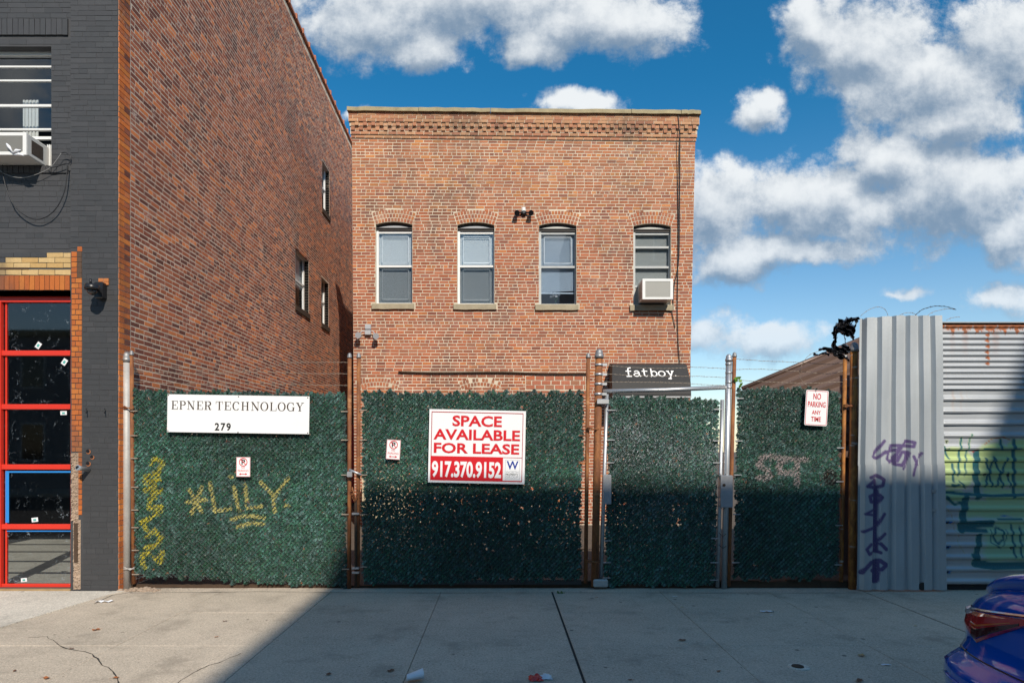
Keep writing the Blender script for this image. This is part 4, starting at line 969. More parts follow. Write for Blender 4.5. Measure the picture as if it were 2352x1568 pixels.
def hedge(parent, xl, xr, zt, zb, paint=None, dens=1.0, lean=0.0):
    """artificial hedge tufts woven in the mesh; xl/xr/zt/zb are functions"""
    x0, x1 = min(xl(0), xl(3)), max(xr(0), xr(3)); z0 = min(zb(x0), zb(x1)); z1 = max(zt(x0), zt(x1))
    dx, dz = .057, .0285
    I, J = np.meshgrid(np.arange(int((x1-x0)/dx)+2), np.arange(int((z1-z0)/dz)+2)); I = I.ravel(); J = J.ravel()
    X = x0+(I+.5*(J % 2))*dx; Z = z0+J*dz
    wob = np.sin(X*2.1+1)*.02+np.sin(X*7.7+Z*3)*.006
    X = X+RNG.normal(0, .0025, X.shape)+np.sin(Z*5+X)*.006; Z = Z+RNG.normal(0, .0025, X.shape)+wob*.4
    XL = np.array([xl(z) for z in Z]); XR = np.array([xr(z) for z in Z]); ZT = np.array([zt(x) for x in X]); ZB = np.array([zb(x) for x in X])
    rag = RNG.uniform(-.02, .03, X.shape)+.014*np.sin(X*31)+.01*np.sin(X*13+2)
    k = (X > XL+.02) & (X < XR-.02) & (Z < ZT-.025+rag*.6) & (Z > ZB+.02-rag)
    drop = RNG.random(X.shape) < .004; k &= ~drop
    X, Z = X[k], Z[k]; n = len(X); nb = int(58*dens)
    base = GRN[RNG.integers(0, len(GRN), n)]*RNG.uniform(.65, 1.25, (n, 1))
    patch = .85+.3*np.sin(X*1.7+Z*.9+x0)*np.sin(Z*2.3-X)
    base = base*patch[:, None]
    D = RNG.normal(0, 1, (n, nb, 3)); al = (D[..., 0]*.6+D[..., 2]*.8); pe = (D[..., 0]*.8-D[..., 2]*.6); al = al*1.2+.45; pe = pe*.62; D[..., 0] = al*.6+pe*.8; D[..., 2] = al*.8-pe*.6
    D[..., 1] = -np.abs(D[..., 1])*1.0
    D /= np.linalg.norm(D, axis=2, keepdims=True)
    L = RNG.uniform(.018, .033, (n, nb, 1)); c0 = np.stack([X-.010, np.full(n, YF-.012), Z-.013], 1)[:, None, :]+RNG.normal(0, .004, (n, nb, 3))
    S = np.cross(D, RNG.normal(0, 1, (n, nb, 3))); S /= np.linalg.norm(S, axis=2, keepdims=True)+1e-9
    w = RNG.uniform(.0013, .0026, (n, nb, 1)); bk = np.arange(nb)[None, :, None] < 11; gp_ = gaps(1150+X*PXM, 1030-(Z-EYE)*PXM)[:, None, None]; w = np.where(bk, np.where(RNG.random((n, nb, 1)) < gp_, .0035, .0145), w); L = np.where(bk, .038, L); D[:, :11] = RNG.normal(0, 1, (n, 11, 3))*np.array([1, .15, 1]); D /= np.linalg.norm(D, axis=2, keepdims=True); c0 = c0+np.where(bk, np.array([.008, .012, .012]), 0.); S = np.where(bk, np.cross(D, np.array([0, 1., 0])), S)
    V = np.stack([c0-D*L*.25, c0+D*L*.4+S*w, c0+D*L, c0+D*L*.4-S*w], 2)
    col = base[:, None, :]*RNG.uniform(.6, 2.0, (n, nb, 1)); col = np.where(bk, col*.22, col)  # backing blades darkened: shade between the tufts put into the colour
    hl = RNG.random((n, nb, 1)) < .10; col = np.where(hl, col*1.3+np.array([.05, .07, .07]), col)  # pale bluish highlights painted on random needles
    br = RNG.random((n, nb, 1)) < .006; col = np.where(br, np.array([.28, .11, .05]), col)
    if paint is not None:
        bp = c0+D*L*.6; pc, pa = paint((1150+bp[..., 0]*PXM).ravel(), (1030-(bp[..., 2]-EYE)*PXM).ravel()); pc = pc.reshape(n, nb, 3); pa = pa.reshape(n, nb)
        m_ = ((RNG.random((n, nb)) < pa) & ~bk[..., 0])[..., None]; col = np.where(m_, pc*RNG.uniform(.75, 1.15, (n, nb, 1)), col)
    col = np.concatenate([col, np.ones((n, nb, 1))], 2); col = np.repeat(col[:, :, None, :], 4, 2).reshape(-1, 4)
    F = np.arange(n*nb*4).reshape(-1, 4)
    link('hedge_foliage', np_mesh('hedge_foliage', V.reshape(-1, 3), F, col), M['needle'], parent, 'stuff')
    # the wire mesh itself, standing a little proud in places
    g = MB(); p_ = .057; yy_ = YF-.020
    def diag(s_):
        c_ = x0-(z1-z0) if s_ > 0 else x0
        while c_ < (x1 if s_ > 0 else x1+(z1-z0)):
            za, zb_ = z0, z1; xa = c_; xb = c_+s_*(z1-z0)
            lo, hi = (xl(1.5)+.01, xr(1.5)-.01)
            t0, t1 = 0, 1
            if s_ > 0:
                t0 = max(0, (lo-xa)/(xb-xa)); t1 = min(1, (hi-xa)/(xb-xa))
            else:
                t0 = max(0, (hi-xa)/(xb-xa)); t1 = min(1, (lo-xa)/(xb-xa))
            if t1-t0 > .02:
                a = Vector((xa+(xb-xa)*t0, yy_, z0+(z1-z0)*t0)); b = Vector((xa+(xb-xa)*t1, yy_, z0+(z1-z0)*t1)); r = .0014
                a.z = max(a.z, zb(a.x)); b.z = min(b.z, zt(b.x)-.03)
                nrm = Vector((-s_, 0, 1)).normalized()*r
                g.q(a-nrm, b-nrm, b+Vector((0, -r*1.2, 0)), a+Vector((0, -r*1.2, 0))); g.q(a+Vector((0, -r*1.2, 0)), b+Vector((0, -r*1.2, 0)), b+nrm, a+nrm)
            c_ += p_
    diag(1); diag(-1)
    props(g.build('chain_link_mesh', M['greenwire'], parent), kind='stuff')
M['greenwire'] = mat('mesh_wire', (.16, .19, .18), .5, metal=.5)
def lin(pa, pb):                                          # x as function of z through two picture points on the fence plane
    A, B = P(*pa, YF), P(*pb, YF); return lambda z: A.x+(B.x-A.x)*(z-A.z)/(B.z-A.z)
def linz(*pts):
    Q = [P(*p, YF) for p in pts]; xs2 = [q_.x for q_ in Q]; zs2 = [q_.z for q_ in Q]; return lambda x: float(np.interp(x, xs2, zs2))
def pole(name, pt, pb, rpx, m, parent, Y=YF, capm=None, n=14):
    a, b = P(*pt, Y), P(*pb, Y); r = rpx*Y/1500; g = MB(); g.tube([b, b+(a-b)*.5, a], r, n); o = g.build(name, m, parent)
    if capm:
        g = MB(); g.lathe(a-Vector((0, 0, r*.9)), (0, 0, 1), [(0, r*1.22), (r*.9, r*1.22), (r*1.0, r*1.05), (r*1.9, r*.95), (r*2.5, r*.45), (r*2.6, .001)], n); g.build('cap', capm, o)
    return o
def barbed(name, pts, parent, Y=YF, m=None, r=.0018):
    W3 = [P(x, y, Y) for x, y in pts]; out = []
    for i in range(len(W3)-1):
        p0, p1, p2, p3 = W3[max(i-1, 0)], W3[i], W3[i+1], W3[min(i+2, len(W3)-1)]; m_ = max(3, int((p2-p1).length/.025))
        for k in range(m_):
            t = k/m_; out.append(.5*((2*p1)+(p2-p0)*t+(2*p0-5*p1+4*p2-p3)*t*t+(3*p1-p0-3*p2+p3)*t**3)+Vector((0, 0, random.uniform(-.0025, .0025))))
    out.append(W3[-1]); g = MB()
    for ph in (0, math.pi): g.tube([p+Vector((0, math.cos(i*1.7+ph), math.sin(i*1.7+ph)))*r*1.05 for i, p in enumerate(out)], r, 4)
    for i in range(3, len(out)-2, 5):
        p = out[i]
        for k in range(4):
            a = random.uniform(0, 6.28); d = Vector((random.uniform(-.5, .5), math.cos(a), math.sin(a))).normalized()*.017; g.tube([p, p+d], [.0014, .0004], 3)
    return g.build(name, m or M['wire'], parent)
def tiewire(parent, px, py, w, m):
    g = MB(); c0 = P(px, py, YF-.055)
    for k in range(4):
        dz = (k-1.5)*.011+random.uniform(-.004, .004); g.tube([c0+Vector((-w/2, .02, dz)), c0+Vector((-w/4, -.005, dz+.006)), c0+Vector((w/4, -.008, -dz*.6)), c0+Vector((w/2, .02, dz*.8+.004))], .0055, 5)
    return g.build('tie_wire', m, parent)
def clips(parent, xf, pys, m, dxp=14, w=.09):
    for py in pys:
        g = MB(); z = P(0, py, YF).z; x = xf(z); a = x-(.02 if dxp > 0 else w-.02); g.hull([(a, YF-.040, z-.007), (a+w, YF-.046, z-.005), (a+w, YF-.046, z+.005), (a, YF-.040, z+.007), (a, YF-.03, z-.007), (a+w, YF-.03, z-.005), (a+w, YF-.03, z+.005), (a, YF-.03, z+.007)], 4); g.build('tension_clip', m, parent)
c4 = lambda x, y: ((280+x/2.4125)/1.0884, (850+y/2.4125)/1.0884)
YEL = [[c4(*p) for p in s_] for s_ in (
    [(470, 900), (545, 1030)], [(545, 890), (485, 1040)], [(455, 975), (570, 960)], [(595, 860), (610, 940), (625, 1030), (715, 1015)], [(740, 885), (752, 950), (770, 1025)], [(715, 825), (728, 823)],
    [(808, 870), (812, 940), (820, 1012), (905, 1000)], [(900, 855), (985, 940)], [(1070, 830), (975, 950), (985, 1035)], [(1053, 998), (1066, 996)], [(725, 1080), (790, 1060), (850, 1058), (920, 1070)], [(760, 1125), (840, 1100), (920, 1105)])]
YE2 = [[c4(*p) for p in s_] for s_ in (
    [(240, 745), (270, 715), (310, 740), (280, 800), (285, 840), (205, 860), (203, 825), (255, 805)], [(205, 905), (262, 872), (245, 935), (300, 905)], [(262, 950), (235, 962), (228, 1012), (300, 1002)],
    [(300, 1022), (235, 1072), (185, 1095), (212, 1140)], [(215, 1182), (260, 1145), (300, 1190), (270, 1240), (205, 1250)], [(228, 1282), (190, 1292), (190, 1340), (205, 1365)], [(262, 1310), (295, 1335), (308, 1280)])]
def paint1(px, py):
    d = seg_dist(px, py, YEL); d2 = seg_dist(px, py, YE2); pc = np.where((d < d2)[:, None], np.array([.80, .72, .26]), np.array([.84, .72, .06]))
    return pc, np.clip(1.8-np.minimum(d/3.4, d2/4.4), 0, 1)*(1-.35*((d2 < d) & (RNG.random(px.shape) < .6)))
c3 = lambda x, y: ((1780+x/2.0907)/1.0884, (750+y/2.0907)/1.0884)
WH = [[c3(*p) for p in s_] for s_ in ([(300, 815), (255, 825), (240, 860), (285, 890), (300, 925), (240, 930)], [(330, 820), (375, 830), (340, 870), (360, 900), (430, 905)], [(395, 830), (490, 835)], [(440, 850), (440, 960)], [(350, 830), (350, 900)])]
def paint4(px, py):
    d = seg_dist(px, py, WH); dc = c3(615, 925); d2 = np.hypot((px-dc[0])/17, (py-dc[1])/19)
    pc = np.where((d2 < 1)[:, None], np.array([.035, .022, .018]), np.array([.62, .52, .50])); return pc, np.maximum(np.clip(1.7-d/5.5, 0, 1)*1.0, (d2 < 1)*1.0)
def paint3(px, py):
    m_ = np.exp(-((py-1000-.35*(px-1430)*.4)/62)**2)*.22*(px > 1400)+np.exp(-(((px-1450)/30)**2+((py-985)/20)**2))*.35+np.exp(-((py-1050)/26)**2)*.15+np.exp(-(((px-1520)/80)**2+((py-1170)/45)**2))*.14
    return np.tile(np.array([.60, .60, .64]), (len(px), 1)), m_
# left steel post
lp = empty('fence_post', P(290, 1350, YF), 'thick grey steel post at the left end of the green gate, against the side wall', 'post', 'fence posts')
pole('shaft', (291, 823), (291, 1356), 9.2, M['steelpaint'] if 'steelpaint' in M else M.setdefault('steelpaint', mat('weathered_grey_pipe', (.42, .41, .39), .6, metal=.25, var=.35, vscale=5, fine=.15, fscale=40)), lp, capm=M['cap'])
tiewire(lp, 293, 937, .14, M['rust']); tiewire(lp, 293, 1306, .15, M['steelpaint'])
g = MB(); g.smooth = True
for k in range(40):
    x = X8(262)+random.random()*.55; Y = random.uniform(8.0, 8.2); r = random.uniform(.015, .04); g.lathe((x, Y, -.01), (0, 0, 1), [(0, r), (r*.5, r*.9), (r*.8, r*.4)], 6)
props(g.build('rubble', M['rubble']), kind='stuff')
# gate leaf 1
g1 = empty('gate_leaf', P(550, 1345, YF), 'gate leaf covered in green artificial hedge with yellow sprayed writing and a long white sign', 'gate', 'hedge covered gates')
xl, xr = lin((306, 890), (311, 1340)), lin((797, 890), (800, 1345))
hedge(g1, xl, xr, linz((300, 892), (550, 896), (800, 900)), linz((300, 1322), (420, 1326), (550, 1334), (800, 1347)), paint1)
pole('frame_tube', (302, 812), (307, 1340), 4.4, M['rust'], g1, capm=M['cap']); pole('frame_tube', (803, 818), (802, 1352), 4.6, M['rust'], g1, capm=M['cap'])
clips(g1, xl, (944, 1000, 1052, 1118, 1170, 1210, 1262, 1317), M['wire'], 1); clips(g1, xr, (945, 1010, 1090, 1180, 1305), M['wire'], -1)
barbed('barbed_wire', [(306, 826), (340, 836), (420, 844), (520, 854), (600, 846), (660, 834), (720, 832), (800, 832)], g1)
barbed('barbed_wire', [(306, 853), (400, 856), (500, 858), (600, 854), (700, 857), (800, 858)], g1); barbed('barbed_wire', [(306, 877), (350, 878), (450, 881), (600, 880), (720, 884), (800, 885)], g1)
# gate leaf 2
g2 = empty('gate_leaf', P(1090, 1345, YF), 'wide gate leaf of green artificial hedge carrying the red and white lease sign', 'gate', 'hedge covered gates')
xl, xr = lin((831, 890), (832, 1345)), lin((1344, 890), (1336, 1340))
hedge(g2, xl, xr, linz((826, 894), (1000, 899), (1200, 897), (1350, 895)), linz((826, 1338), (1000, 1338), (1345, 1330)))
pole('frame_tube', (824, 818), (822, 1345), 4.6, M['rust'], g2, capm=M['cap']); pole('frame_tube', (1351, 818), (1345, 1338), 4.6, M['rust'], g2, capm=M['cap'])
clips(g2, xl, (942, 1010, 1090, 1180, 1300), M['wire'], 1); clips(g2, xr, (905, 1000, 1060, 1120, 1200, 1260, 1305), M['rust'], -1)
boxo('kick_plate', M['darkwood'], g2, P(836, 0, YF).x, P(1335, 0, YF).x, YF-.005, YF+.02, .045, .11)
# latch hardware between the leaves
la = empty('gate_latch', P(815, 1085, YF), 'steel latch arm with chain and padlock joining the two big gate leaves', 'latch')
g = MB(); g.tube([P(802, 1078, YF-.06), P(830, 1090, YF-.07)], .016, 6); g.build('latch_arm', M['steel'], la)
g = MB(); c0 = P(803, 1086, YF-.075); g.box(c0.x-.03, c0.x+.03, YF-.09, YF-.05, c0.z-.05, c0.z+.02, bev=.006); g.build('padlock', M['steel'], la)
for k in range(9):
    t = k/8; p = P(807+17*t, 1125-4*t+26*math.sin(math.pi*t), YF-.06); g = MB(); r = .014
    g.tube([p+Vector((r*math.cos(a)*(.5 if k % 2 else 1), r*.8*math.sin(a) if k % 2 else 0, r*math.sin(a)*(1 if not k % 2 else .7))) for a in [i*math.pi/4 for i in range(9)]], .0035, 5); g.build('chain_link', M['rust'], la)
db = empty('drop_bolt', P(817, 1345, YF), 'dark vertical drop bolt standing in the gap between the gate leaves', 'bolt')
pole('rod', (817, 1145), (817, 1349), 3.2, M['soffit'], db, Y=YF-.03)
for py in (1178, 1302, 1312): boxo('bolt_guide', M['steel'], db, P(811, 0, YF).x, P(827, 0, YF).x, YF-.07, YF-.03, P(0, py, YF).z-.012, P(0, py, YF).z+.012)
g = MB(); g.tube([P(817, 1150, YF-.05), P(809, 1118, YF-.05)], .008, 6); g.build('handle', M['rust'], db)
# rusted hinge post
hp = empty('fence_post', P(1365, 1340, YF), 'thick rusted post with galvanised bands between the lease sign gate and the small gate', 'post', 'fence posts')
sh_ = pole('shaft', (1376, 815), (1366, 1345), 8.6, M['rust'], hp, capm=M['cap'])
A_, B_ = P(1376, 815, YF), P(1366, 1345, YF)
for py in (838, 860, 882, 905):
    t = (py-815)/530; c_ = A_+(B_-A_)*t; g = MB(); g.lathe(c_-Vector((0, 0, .014)), (0, 0, 1), [(0, .052), (.0005, .054), (.028, .054), (.0285, .052)], 16); b_ = g.build('brace_band', M['steel'], hp)
    boxo('bolt_lug', M['steel'], b_, c_.x+.045, c_.x+.10, YF-.03, YF-.012, c_.z-.016, c_.z+.016)
for py, m_ in ((985, M['rust']), (1290, M['rust'])): tiewire(hp, 1363, py, .16, m_)
g = MB(); c_ = P(1385, 923, YF); g.box(c_.x-.085, c_.x+.06, YF-.085, YF-.035, c_.z-.035, c_.z+.035, bev=.01); g.build('hinge', M['steel'], hp)
g = MB(); c_ = P(1378, 1335, YF); g.box(c_.x-.09, c_.x+.09, YF-.07, YF-.02, c_.z-.06, c_.z+.04, bev=.015); g.build('hinge', M['steelpaint'], hp)
# small gate
g3 = empty('gate_leaf', P(1520, 1345, YF), 'narrow hedge gate in a silver tube frame with a lock box, below the awning', 'gate', 'hedge covered gates')
xl, xr = lin((1399, 900), (1386, 1340)), lin((1654, 905), (1643, 1340))
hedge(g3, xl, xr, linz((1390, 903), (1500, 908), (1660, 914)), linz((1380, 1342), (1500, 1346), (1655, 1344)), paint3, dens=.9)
pole('frame_tube', (1394, 905), (1380, 1340), 4.6, M['steel'], g3); pole('frame_tube', (1659, 918), (1648, 1347), 4.2, M['steel'], g3)
clips(g3, xl, (942, 1010, 1062, 1240, 1290, 1325), M['steel'], 1, .1); clips(g3, xr, (940, 1012, 1062, 1235, 1290, 1330), M['steel'], -1, .1)
c_ = P(1394, 1122, YF); boxo('hinge_plate', M['steel'], g3, c_.x-.055, c_.x+.045, YF-.06, YF-.04, c_.z-.19, c_.z+.18, bev=.004)
c_ = P(1663, 1127, YF); lb = boxo('lock_box', M['steel'], g3, c_.x-.075, c_.x+.075, YF-.10, YF-.035, c_.z-.20, c_.z+.20, bev=.006)
g = MB(); g.lathe(c_+Vector((-.035, -.10, .08)), (0, -1, 0), [(0, .018), (.008, .018)], 12); g.build('keyhole', M['soffit'], lb)
# silver post with the bar over the small gate
sp_ = empty('fence_post', P(1662, 1350, YF), 'silver post with a horizontal bar reaching over the small gate', 'post', 'fence posts')
pole('shaft', (1674, 824), (1663, 1352), 6.6, M['steel'], sp_, capm=M['steel'])
g = MB(); g.tube([P(1385, 898, YF), P(1530, 895, YF), P(1672, 889, YF)], .026, 12); g.build('top_bar', M['steel'], sp_)
for py in (836, 856, 878, 890):
    c_ = P(1673.5, py, YF); g = MB(); g.lathe(c_-Vector((0, 0, .012)), (0, 0, 1), [(0, .037), (.0005, .040), (.024, .040), (.0245, .037)], 14); g.build('brace_band', M['steel'], sp_)
for ys_ in (((1385, 838), (1440, 843), (1530, 846), (1600, 843), (1672, 847)), ((1385, 858), (1420, 860), (1500, 863), (1600, 864), (1672, 867)), ((1385, 877), (1450, 877), (1550, 879), (1620, 883), (1672, 885))): barbed('barbed_wire', ys_, sp_)
for py in (1085, 1160, 1222, 1250): cable('cable_tie', [P(1651, py, YF-.05), P(1660, py+8, YF-.06), P(1668, py+3, YF-.06)], .004, M['cable'], parent=sp_, n=5)
# panel 4
g4 = empty('hedge_panel', P(1810, 1330, YF), 'fixed panel of green hedge with faded white paint and the no parking any time sign', 'fence panel')
xl, xr = lin((1693, 890), (1682, 1330)), lin((1934, 890), (1926, 1325))
hedge(g4, xl, xr, linz((1690, 890), (1800, 886), (1935, 894)), linz((1680, 1330), (1935, 1326)), paint4)
pole('frame_tube', (1687, 816), (1673, 1345), 4.4, M['rust'], g4, capm=M['cap']); pole('frame_tube', (1941, 818), (1932, 1335), 4.4, M['rustpipe'], g4, capm=M['cap'])
clips(g4, xl, (915, 1012, 1090, 1180, 1290), M['steel'], 1); clips(g4, xr, (1028, 1105, 1205, 1295), M['steel'], -1)
for ys_ in (((1690, 824), (1760, 829), (1840, 832), (1900, 836), (1940, 832)), ((1690, 848), (1760, 848), (1850, 854), (1900, 858), (1940, 851)), ((1690, 872), (1750, 876), (1850, 880), (1900, 878), (1940, 877))): barbed('barbed_wire', ys_, g4)
barbed('barbed_wire', [(1858, 889), (1838, 868), (1840, 842), (1856, 818), (1880, 806), (1905, 800)], g4, m=M['wire'])
rp = empty('fence_post', P(1958, 1350, YF), 'orange rust streaked post beside the corrugated metal sheets', 'post', 'fence posts')
pole('shaft', (1962, 800), (1957, 1356), 8.6, M['rustpipe'], rp, capm=M['cap'], Y=YF-.02); tiewire(rp, 1950, 932, .12, M['rust'])

# ------------------------------------------------------------------ signs
YS = 8.115
sx_ = lambda px: (px-1150)*YS/1500
sz_ = lambda py: EYE+(1030-py)*YS/1500
def place_rot(o, ang, piv):
    co = np.empty(len(o.data.vertices)*3, np.float32); o.data.vertices.foreach_get('co', co); o.data.vertices.foreach_set('co', rot_xz(co.reshape(-1, 3), ang, piv).astype(np.float32).ravel()); o.data.update(); return o
def sbox(name, m, par, a, b, c, d, y0, y1, ang=0, piv=None):
    o = boxo(name, m, par, a, b, y0, y1, c, d)
    return place_rot(o, ang, piv) if ang else o
# long white sign
es = empty('name_sign', (sx_(548), YS, sz_(950)), 'long white sign reading EPNER TECHNOLOGY 279 on the left gate leaf', 'sign')
AN = -.0155; pv_ = (sx_(385), sz_(905))
boxo_ = sbox('sign_board', M['signwhite'], es, sx_(385), sx_(711), sz_(991.5), sz_(905), YS, YS+.006, AN, pv_)
k_ = 1/6.357/1.0884
LET = dict(E=(125, 230), P=(250, 360), N=(370, 500), E2=(525, 630), R=(645, 765), T=(830, 945), E3=(965, 1075), C=(1095, 1210), H=(1235, 1360), N2=(1385, 1525), O=(1540, 1665), L=(1685, 1800), O2=(1815, 1940), G=(1960, 2085), Y=(2100, 2235))
tk, th_ = .16, .05
def oring(a0=0, a1=360, cx=.5, n=26):
    pts = arc(cx, .5, .42, .5, a0, a1, n); ws = [th_+(tk*1.05-th_)*abs(math.cos(R(a0+(a1-a0)*i/n)))**1.3 for i in range(n+1)]; return (pts, ws)
def glyph(c_):
    h = lambda x0, x1, z: ([(x0, z), (x1, z)], th_); v = lambda x, z0=0, z1=1, w=tk: ([(x, z0), (x, z1)], w)
    bowl = lambda: (arc(.5, .74, .36, .245, 90, -90, 10), [th_+(tk-th_)*math.cos(R(90-18*i))**1.2 if abs(90-18*i) < 90 else th_ for i in range(11)])
    if c_ == 'E': return [v(.24), h(.03, .93, .98), h(.03, .95, .02), h(.24, .68, .51), v(.92, .72, 1, th_*1.3), v(.94, 0, .3, th_*1.3), v(.67, .38, .64, th_)]
    if c_ == 'P': return [v(.24), h(.03, .55, .98), h(.03, .46, .02), h(.24, .52, .495), bowl()]
    if c_ == 'R': return [v(.24), h(.03, .55, .98), h(.03, .46, .02), h(.24, .52, .495), bowl(), ([(.50, .49), (.66, .35), (.76, .05), (.86, .0), (.97, .1)], [th_, tk, tk, th_, th_])]
    if c_ == 'N': return [v(.2, w=th_*1.2), v(.84, w=th_*1.2), ([(.18, 1), (.84, .0)], tk), h(.02, .3, .98), h(.05, .36, .02), h(.68, 1, .98)]
    if c_ == 'T': return [v(.5), h(.04, .96, .98), h(.3, .7, .02), v(.04, .7, 1, th_), v(.96, .7, 1, th_)]
    if c_ == 'C': return [oring(40, 320, .52), v(.88, .68, .95, th_*1.3)]
    if c_ == 'H': return [v(.2), v(.8), h(.02, .38, .98), h(.02, .38, .02), h(.62, .98, .98), h(.62, .98, .02), h(.2, .8, .51)]
    if c_ == 'O': return [oring()]
    if c_ == 'L': return [v(.26), h(.04, .5, .98), h(.04, .95, .02), v(.93, 0, .33, th_*1.3)]
    if c_ == 'G': return [oring(45, 320, .5), v(.85, .68, .95, th_*1.3), v(.84, .0, .42, tk*.9), h(.66, 1, .42)]
    if c_ == 'Y': return [v(.5, 0, .45), ([(.2, .98), (.5, .42)], tk), ([(.82, .98), (.5, .42)], th_*1.2), h(.02, .4, .98), h(.66, 1, .98), h(.32, .68, .02)]
for key, (a, b) in LET.items():
    x0, x1 = sx_(385)+(a-62)*k_*YS/1500, sx_(385)+(b-62)*k_*YS/1500; zb_ = sz_(905)-(272-35)*k_*YS/1500+.0; H_ = 134*k_*YS/1500
    strokes('letter', [([(x0+p[0]*(x1-x0), zb_+p[1]*H_) for p in pts], (w*H_ if not isinstance(w, list) else [q_*H_ for q_ in w])) for pts, w in glyph(key[0])], M['signbrown'], es, YS-.001, AN, pv_)
text('lettering', '279', M['signblack'], es, sx_(385)+(820-62)*k_*YS/1500, sx_(385)+(1075-62)*k_*YS/1500, sz_(905)-(612-45)*k_*YS/1500, sz_(905)-(487-45)*k_*YS/1500, YS-.002, .03, AN, pv_, space=1.25)
for px, py in ((387, 907), (548, 908), (707, 908), (387, 989), (548, 990), (708, 989)):
    g = MB(); g.lathe((sx_(px), YS, sz_(py)), (0, -1, 0), [(0, .008), (.003, .007)], 8); place_rot(g.build('fixing_wire', M['soffit'], es), AN, pv_)
# lease sign
ls = empty('lease_sign', (sx_(1096), YS, sz_(1024)), 'red and white sign reading SPACE AVAILABLE FOR LEASE 917.370.9152', 'sign')
AN = -.0215; kk = YS/1500/8.751; ux = lambda u: sx_(986.5)+u*kk; vz = lambda v: sz_(939)-v*kk; pv_ = (ux(0), vz(0))
def lb_(name, m, u0, u1, v0, v1, d, par=ls): return sbox(name, m, par, ux(u0), ux(u1), vz(v1), vz(v0), YS-d, YS-d+.0015 if d else YS+.006, AN, pv_)
lb_('sign_board', M['signwhite'], 0, 1940, 0, 1470, 0)
for a in ((45, 1890, 45, 62), (45, 59, 62, 938), (1878, 1890, 62, 1425), (1503, 1890, 936, 948)): lb_('border_line', M['signredd'], *a, .0018)
lb_('red_band', M['signred'], 42, 1500, 936, 1425, .0018); lb_('border_line', M['signred'], 1500, 1878, 1405, 1425, .0018)
for s_, u0, u1, v0, v1 in (('SPACE', 467, 1462, 114, 334), ('AVAILABLE', 92, 1832, 393, 608), ('FOR LEASE', 104, 1822, 668, 878)): text('lettering', s_, M['signred'], ls, ux(u0), ux(u1), vz(v1), vz(v0), YS-.003, .028, AN, pv_)
text('lettering', '917.370.9152', M['signwhite'], ls, ux(72), ux(1466), vz(1366), vz(1034), YS-.003, .035, AN, pv_)
lg = lb_('logo_panel', M['signwhite'], 1512, 1868, 952, 1402, .0022)
for a in ((1545, 1840, 985, 992), (1545, 1840, 1372, 1379), (1545, 1552, 992, 1372), (1833, 1840, 992, 1372)): lb_('logo_frame', M['signgrey'], *a, .003, lg)
text('logo_letter', 'W', M['signblue'], lg, ux(1574), ux(1812), vz(1176), vz(1008), YS-.0035, .02, AN, pv_)
for s_, v0, v1, m_, wt in (('WORTH', 1208, 1255, M['signgrey'], 0), ('PROPERTY', 1264, 1295, M['signblack'], .01), ('GROUP', 1303, 1356, M['signgrey'], 0)): text('logo_words', s_, m_, lg, ux(1562), ux(1812), vz(v1), vz(v0), YS-.0035, wt, AN, pv_)
# no parking any time
np_ = empty('no_parking_sign', (sx_(1874), YS, sz_(937)), 'white plate with red letters NO PARKING ANY TIME on the fixed hedge panel', 'sign')
cx_, cz_ = sx_(1875.5), sz_(936.5); m1 = YS/1500/1.0884/2.0907*1.0; pv_ = (cx_, cz_); AN = -.058
def rrect(x0, x1, z0, z1, r, n=5):
    o = []
    for (cx, cz, a) in ((x1-r, z1-r, 0), (x0+r, z1-r, 90), (x0+r, z0+r, 180), (x1-r, z0+r, 270)): o += [(cx+r*math.cos(R(a+90*i/n)), cz+r*math.sin(R(a+90*i/n))) for i in range(n+1)]
    return o
def plate(name, m, par, x0, x1, z0, z1, r, y0, y1, ang, piv):
    o = rrect(x0, x1, z0, z1, r); g = MB(); g.hull([(x, y1, z) for x, z in o]+[(x, y0, z) for x, z in o], len(o)); return place_rot(g.build(name, m, par), ang, piv)
w_, h_ = 59*m1, 92.5*m1
plate('sign_plate', M['signwhite'], np_, cx_-w_, cx_+w_, cz_-h_, cz_+h_, .02, YS-.0, YS+.004, AN, pv_)
bd = rrect(cx_-w_+.010, cx_+w_-.010, cz_-h_+.010, cz_+h_-.010, .016); place_rot(strokes('border_line', [(bd+[bd[0]], .0055)], M['signred'], np_, YS-.001), AN, pv_)
for s_, hw, z0, z1 in (('NO', 20, 44, 76), ('PARKING', 46, 4, 33), ('ANY', 23, -34, -13), ('TIME', 26, -71, -46)): text('lettering', s_, M['signred'], np_, cx_-hw*m1, cx_+hw*m1, cz_+z0*m1, cz_+z1*m1, YS-.0022, .012, AN, pv_)
boxo('cable_tie', M['black'], np_, cx_-.012, cx_-.008, YS-.006, YS+.01, cz_+h_-.02, cz_+h_+.015)
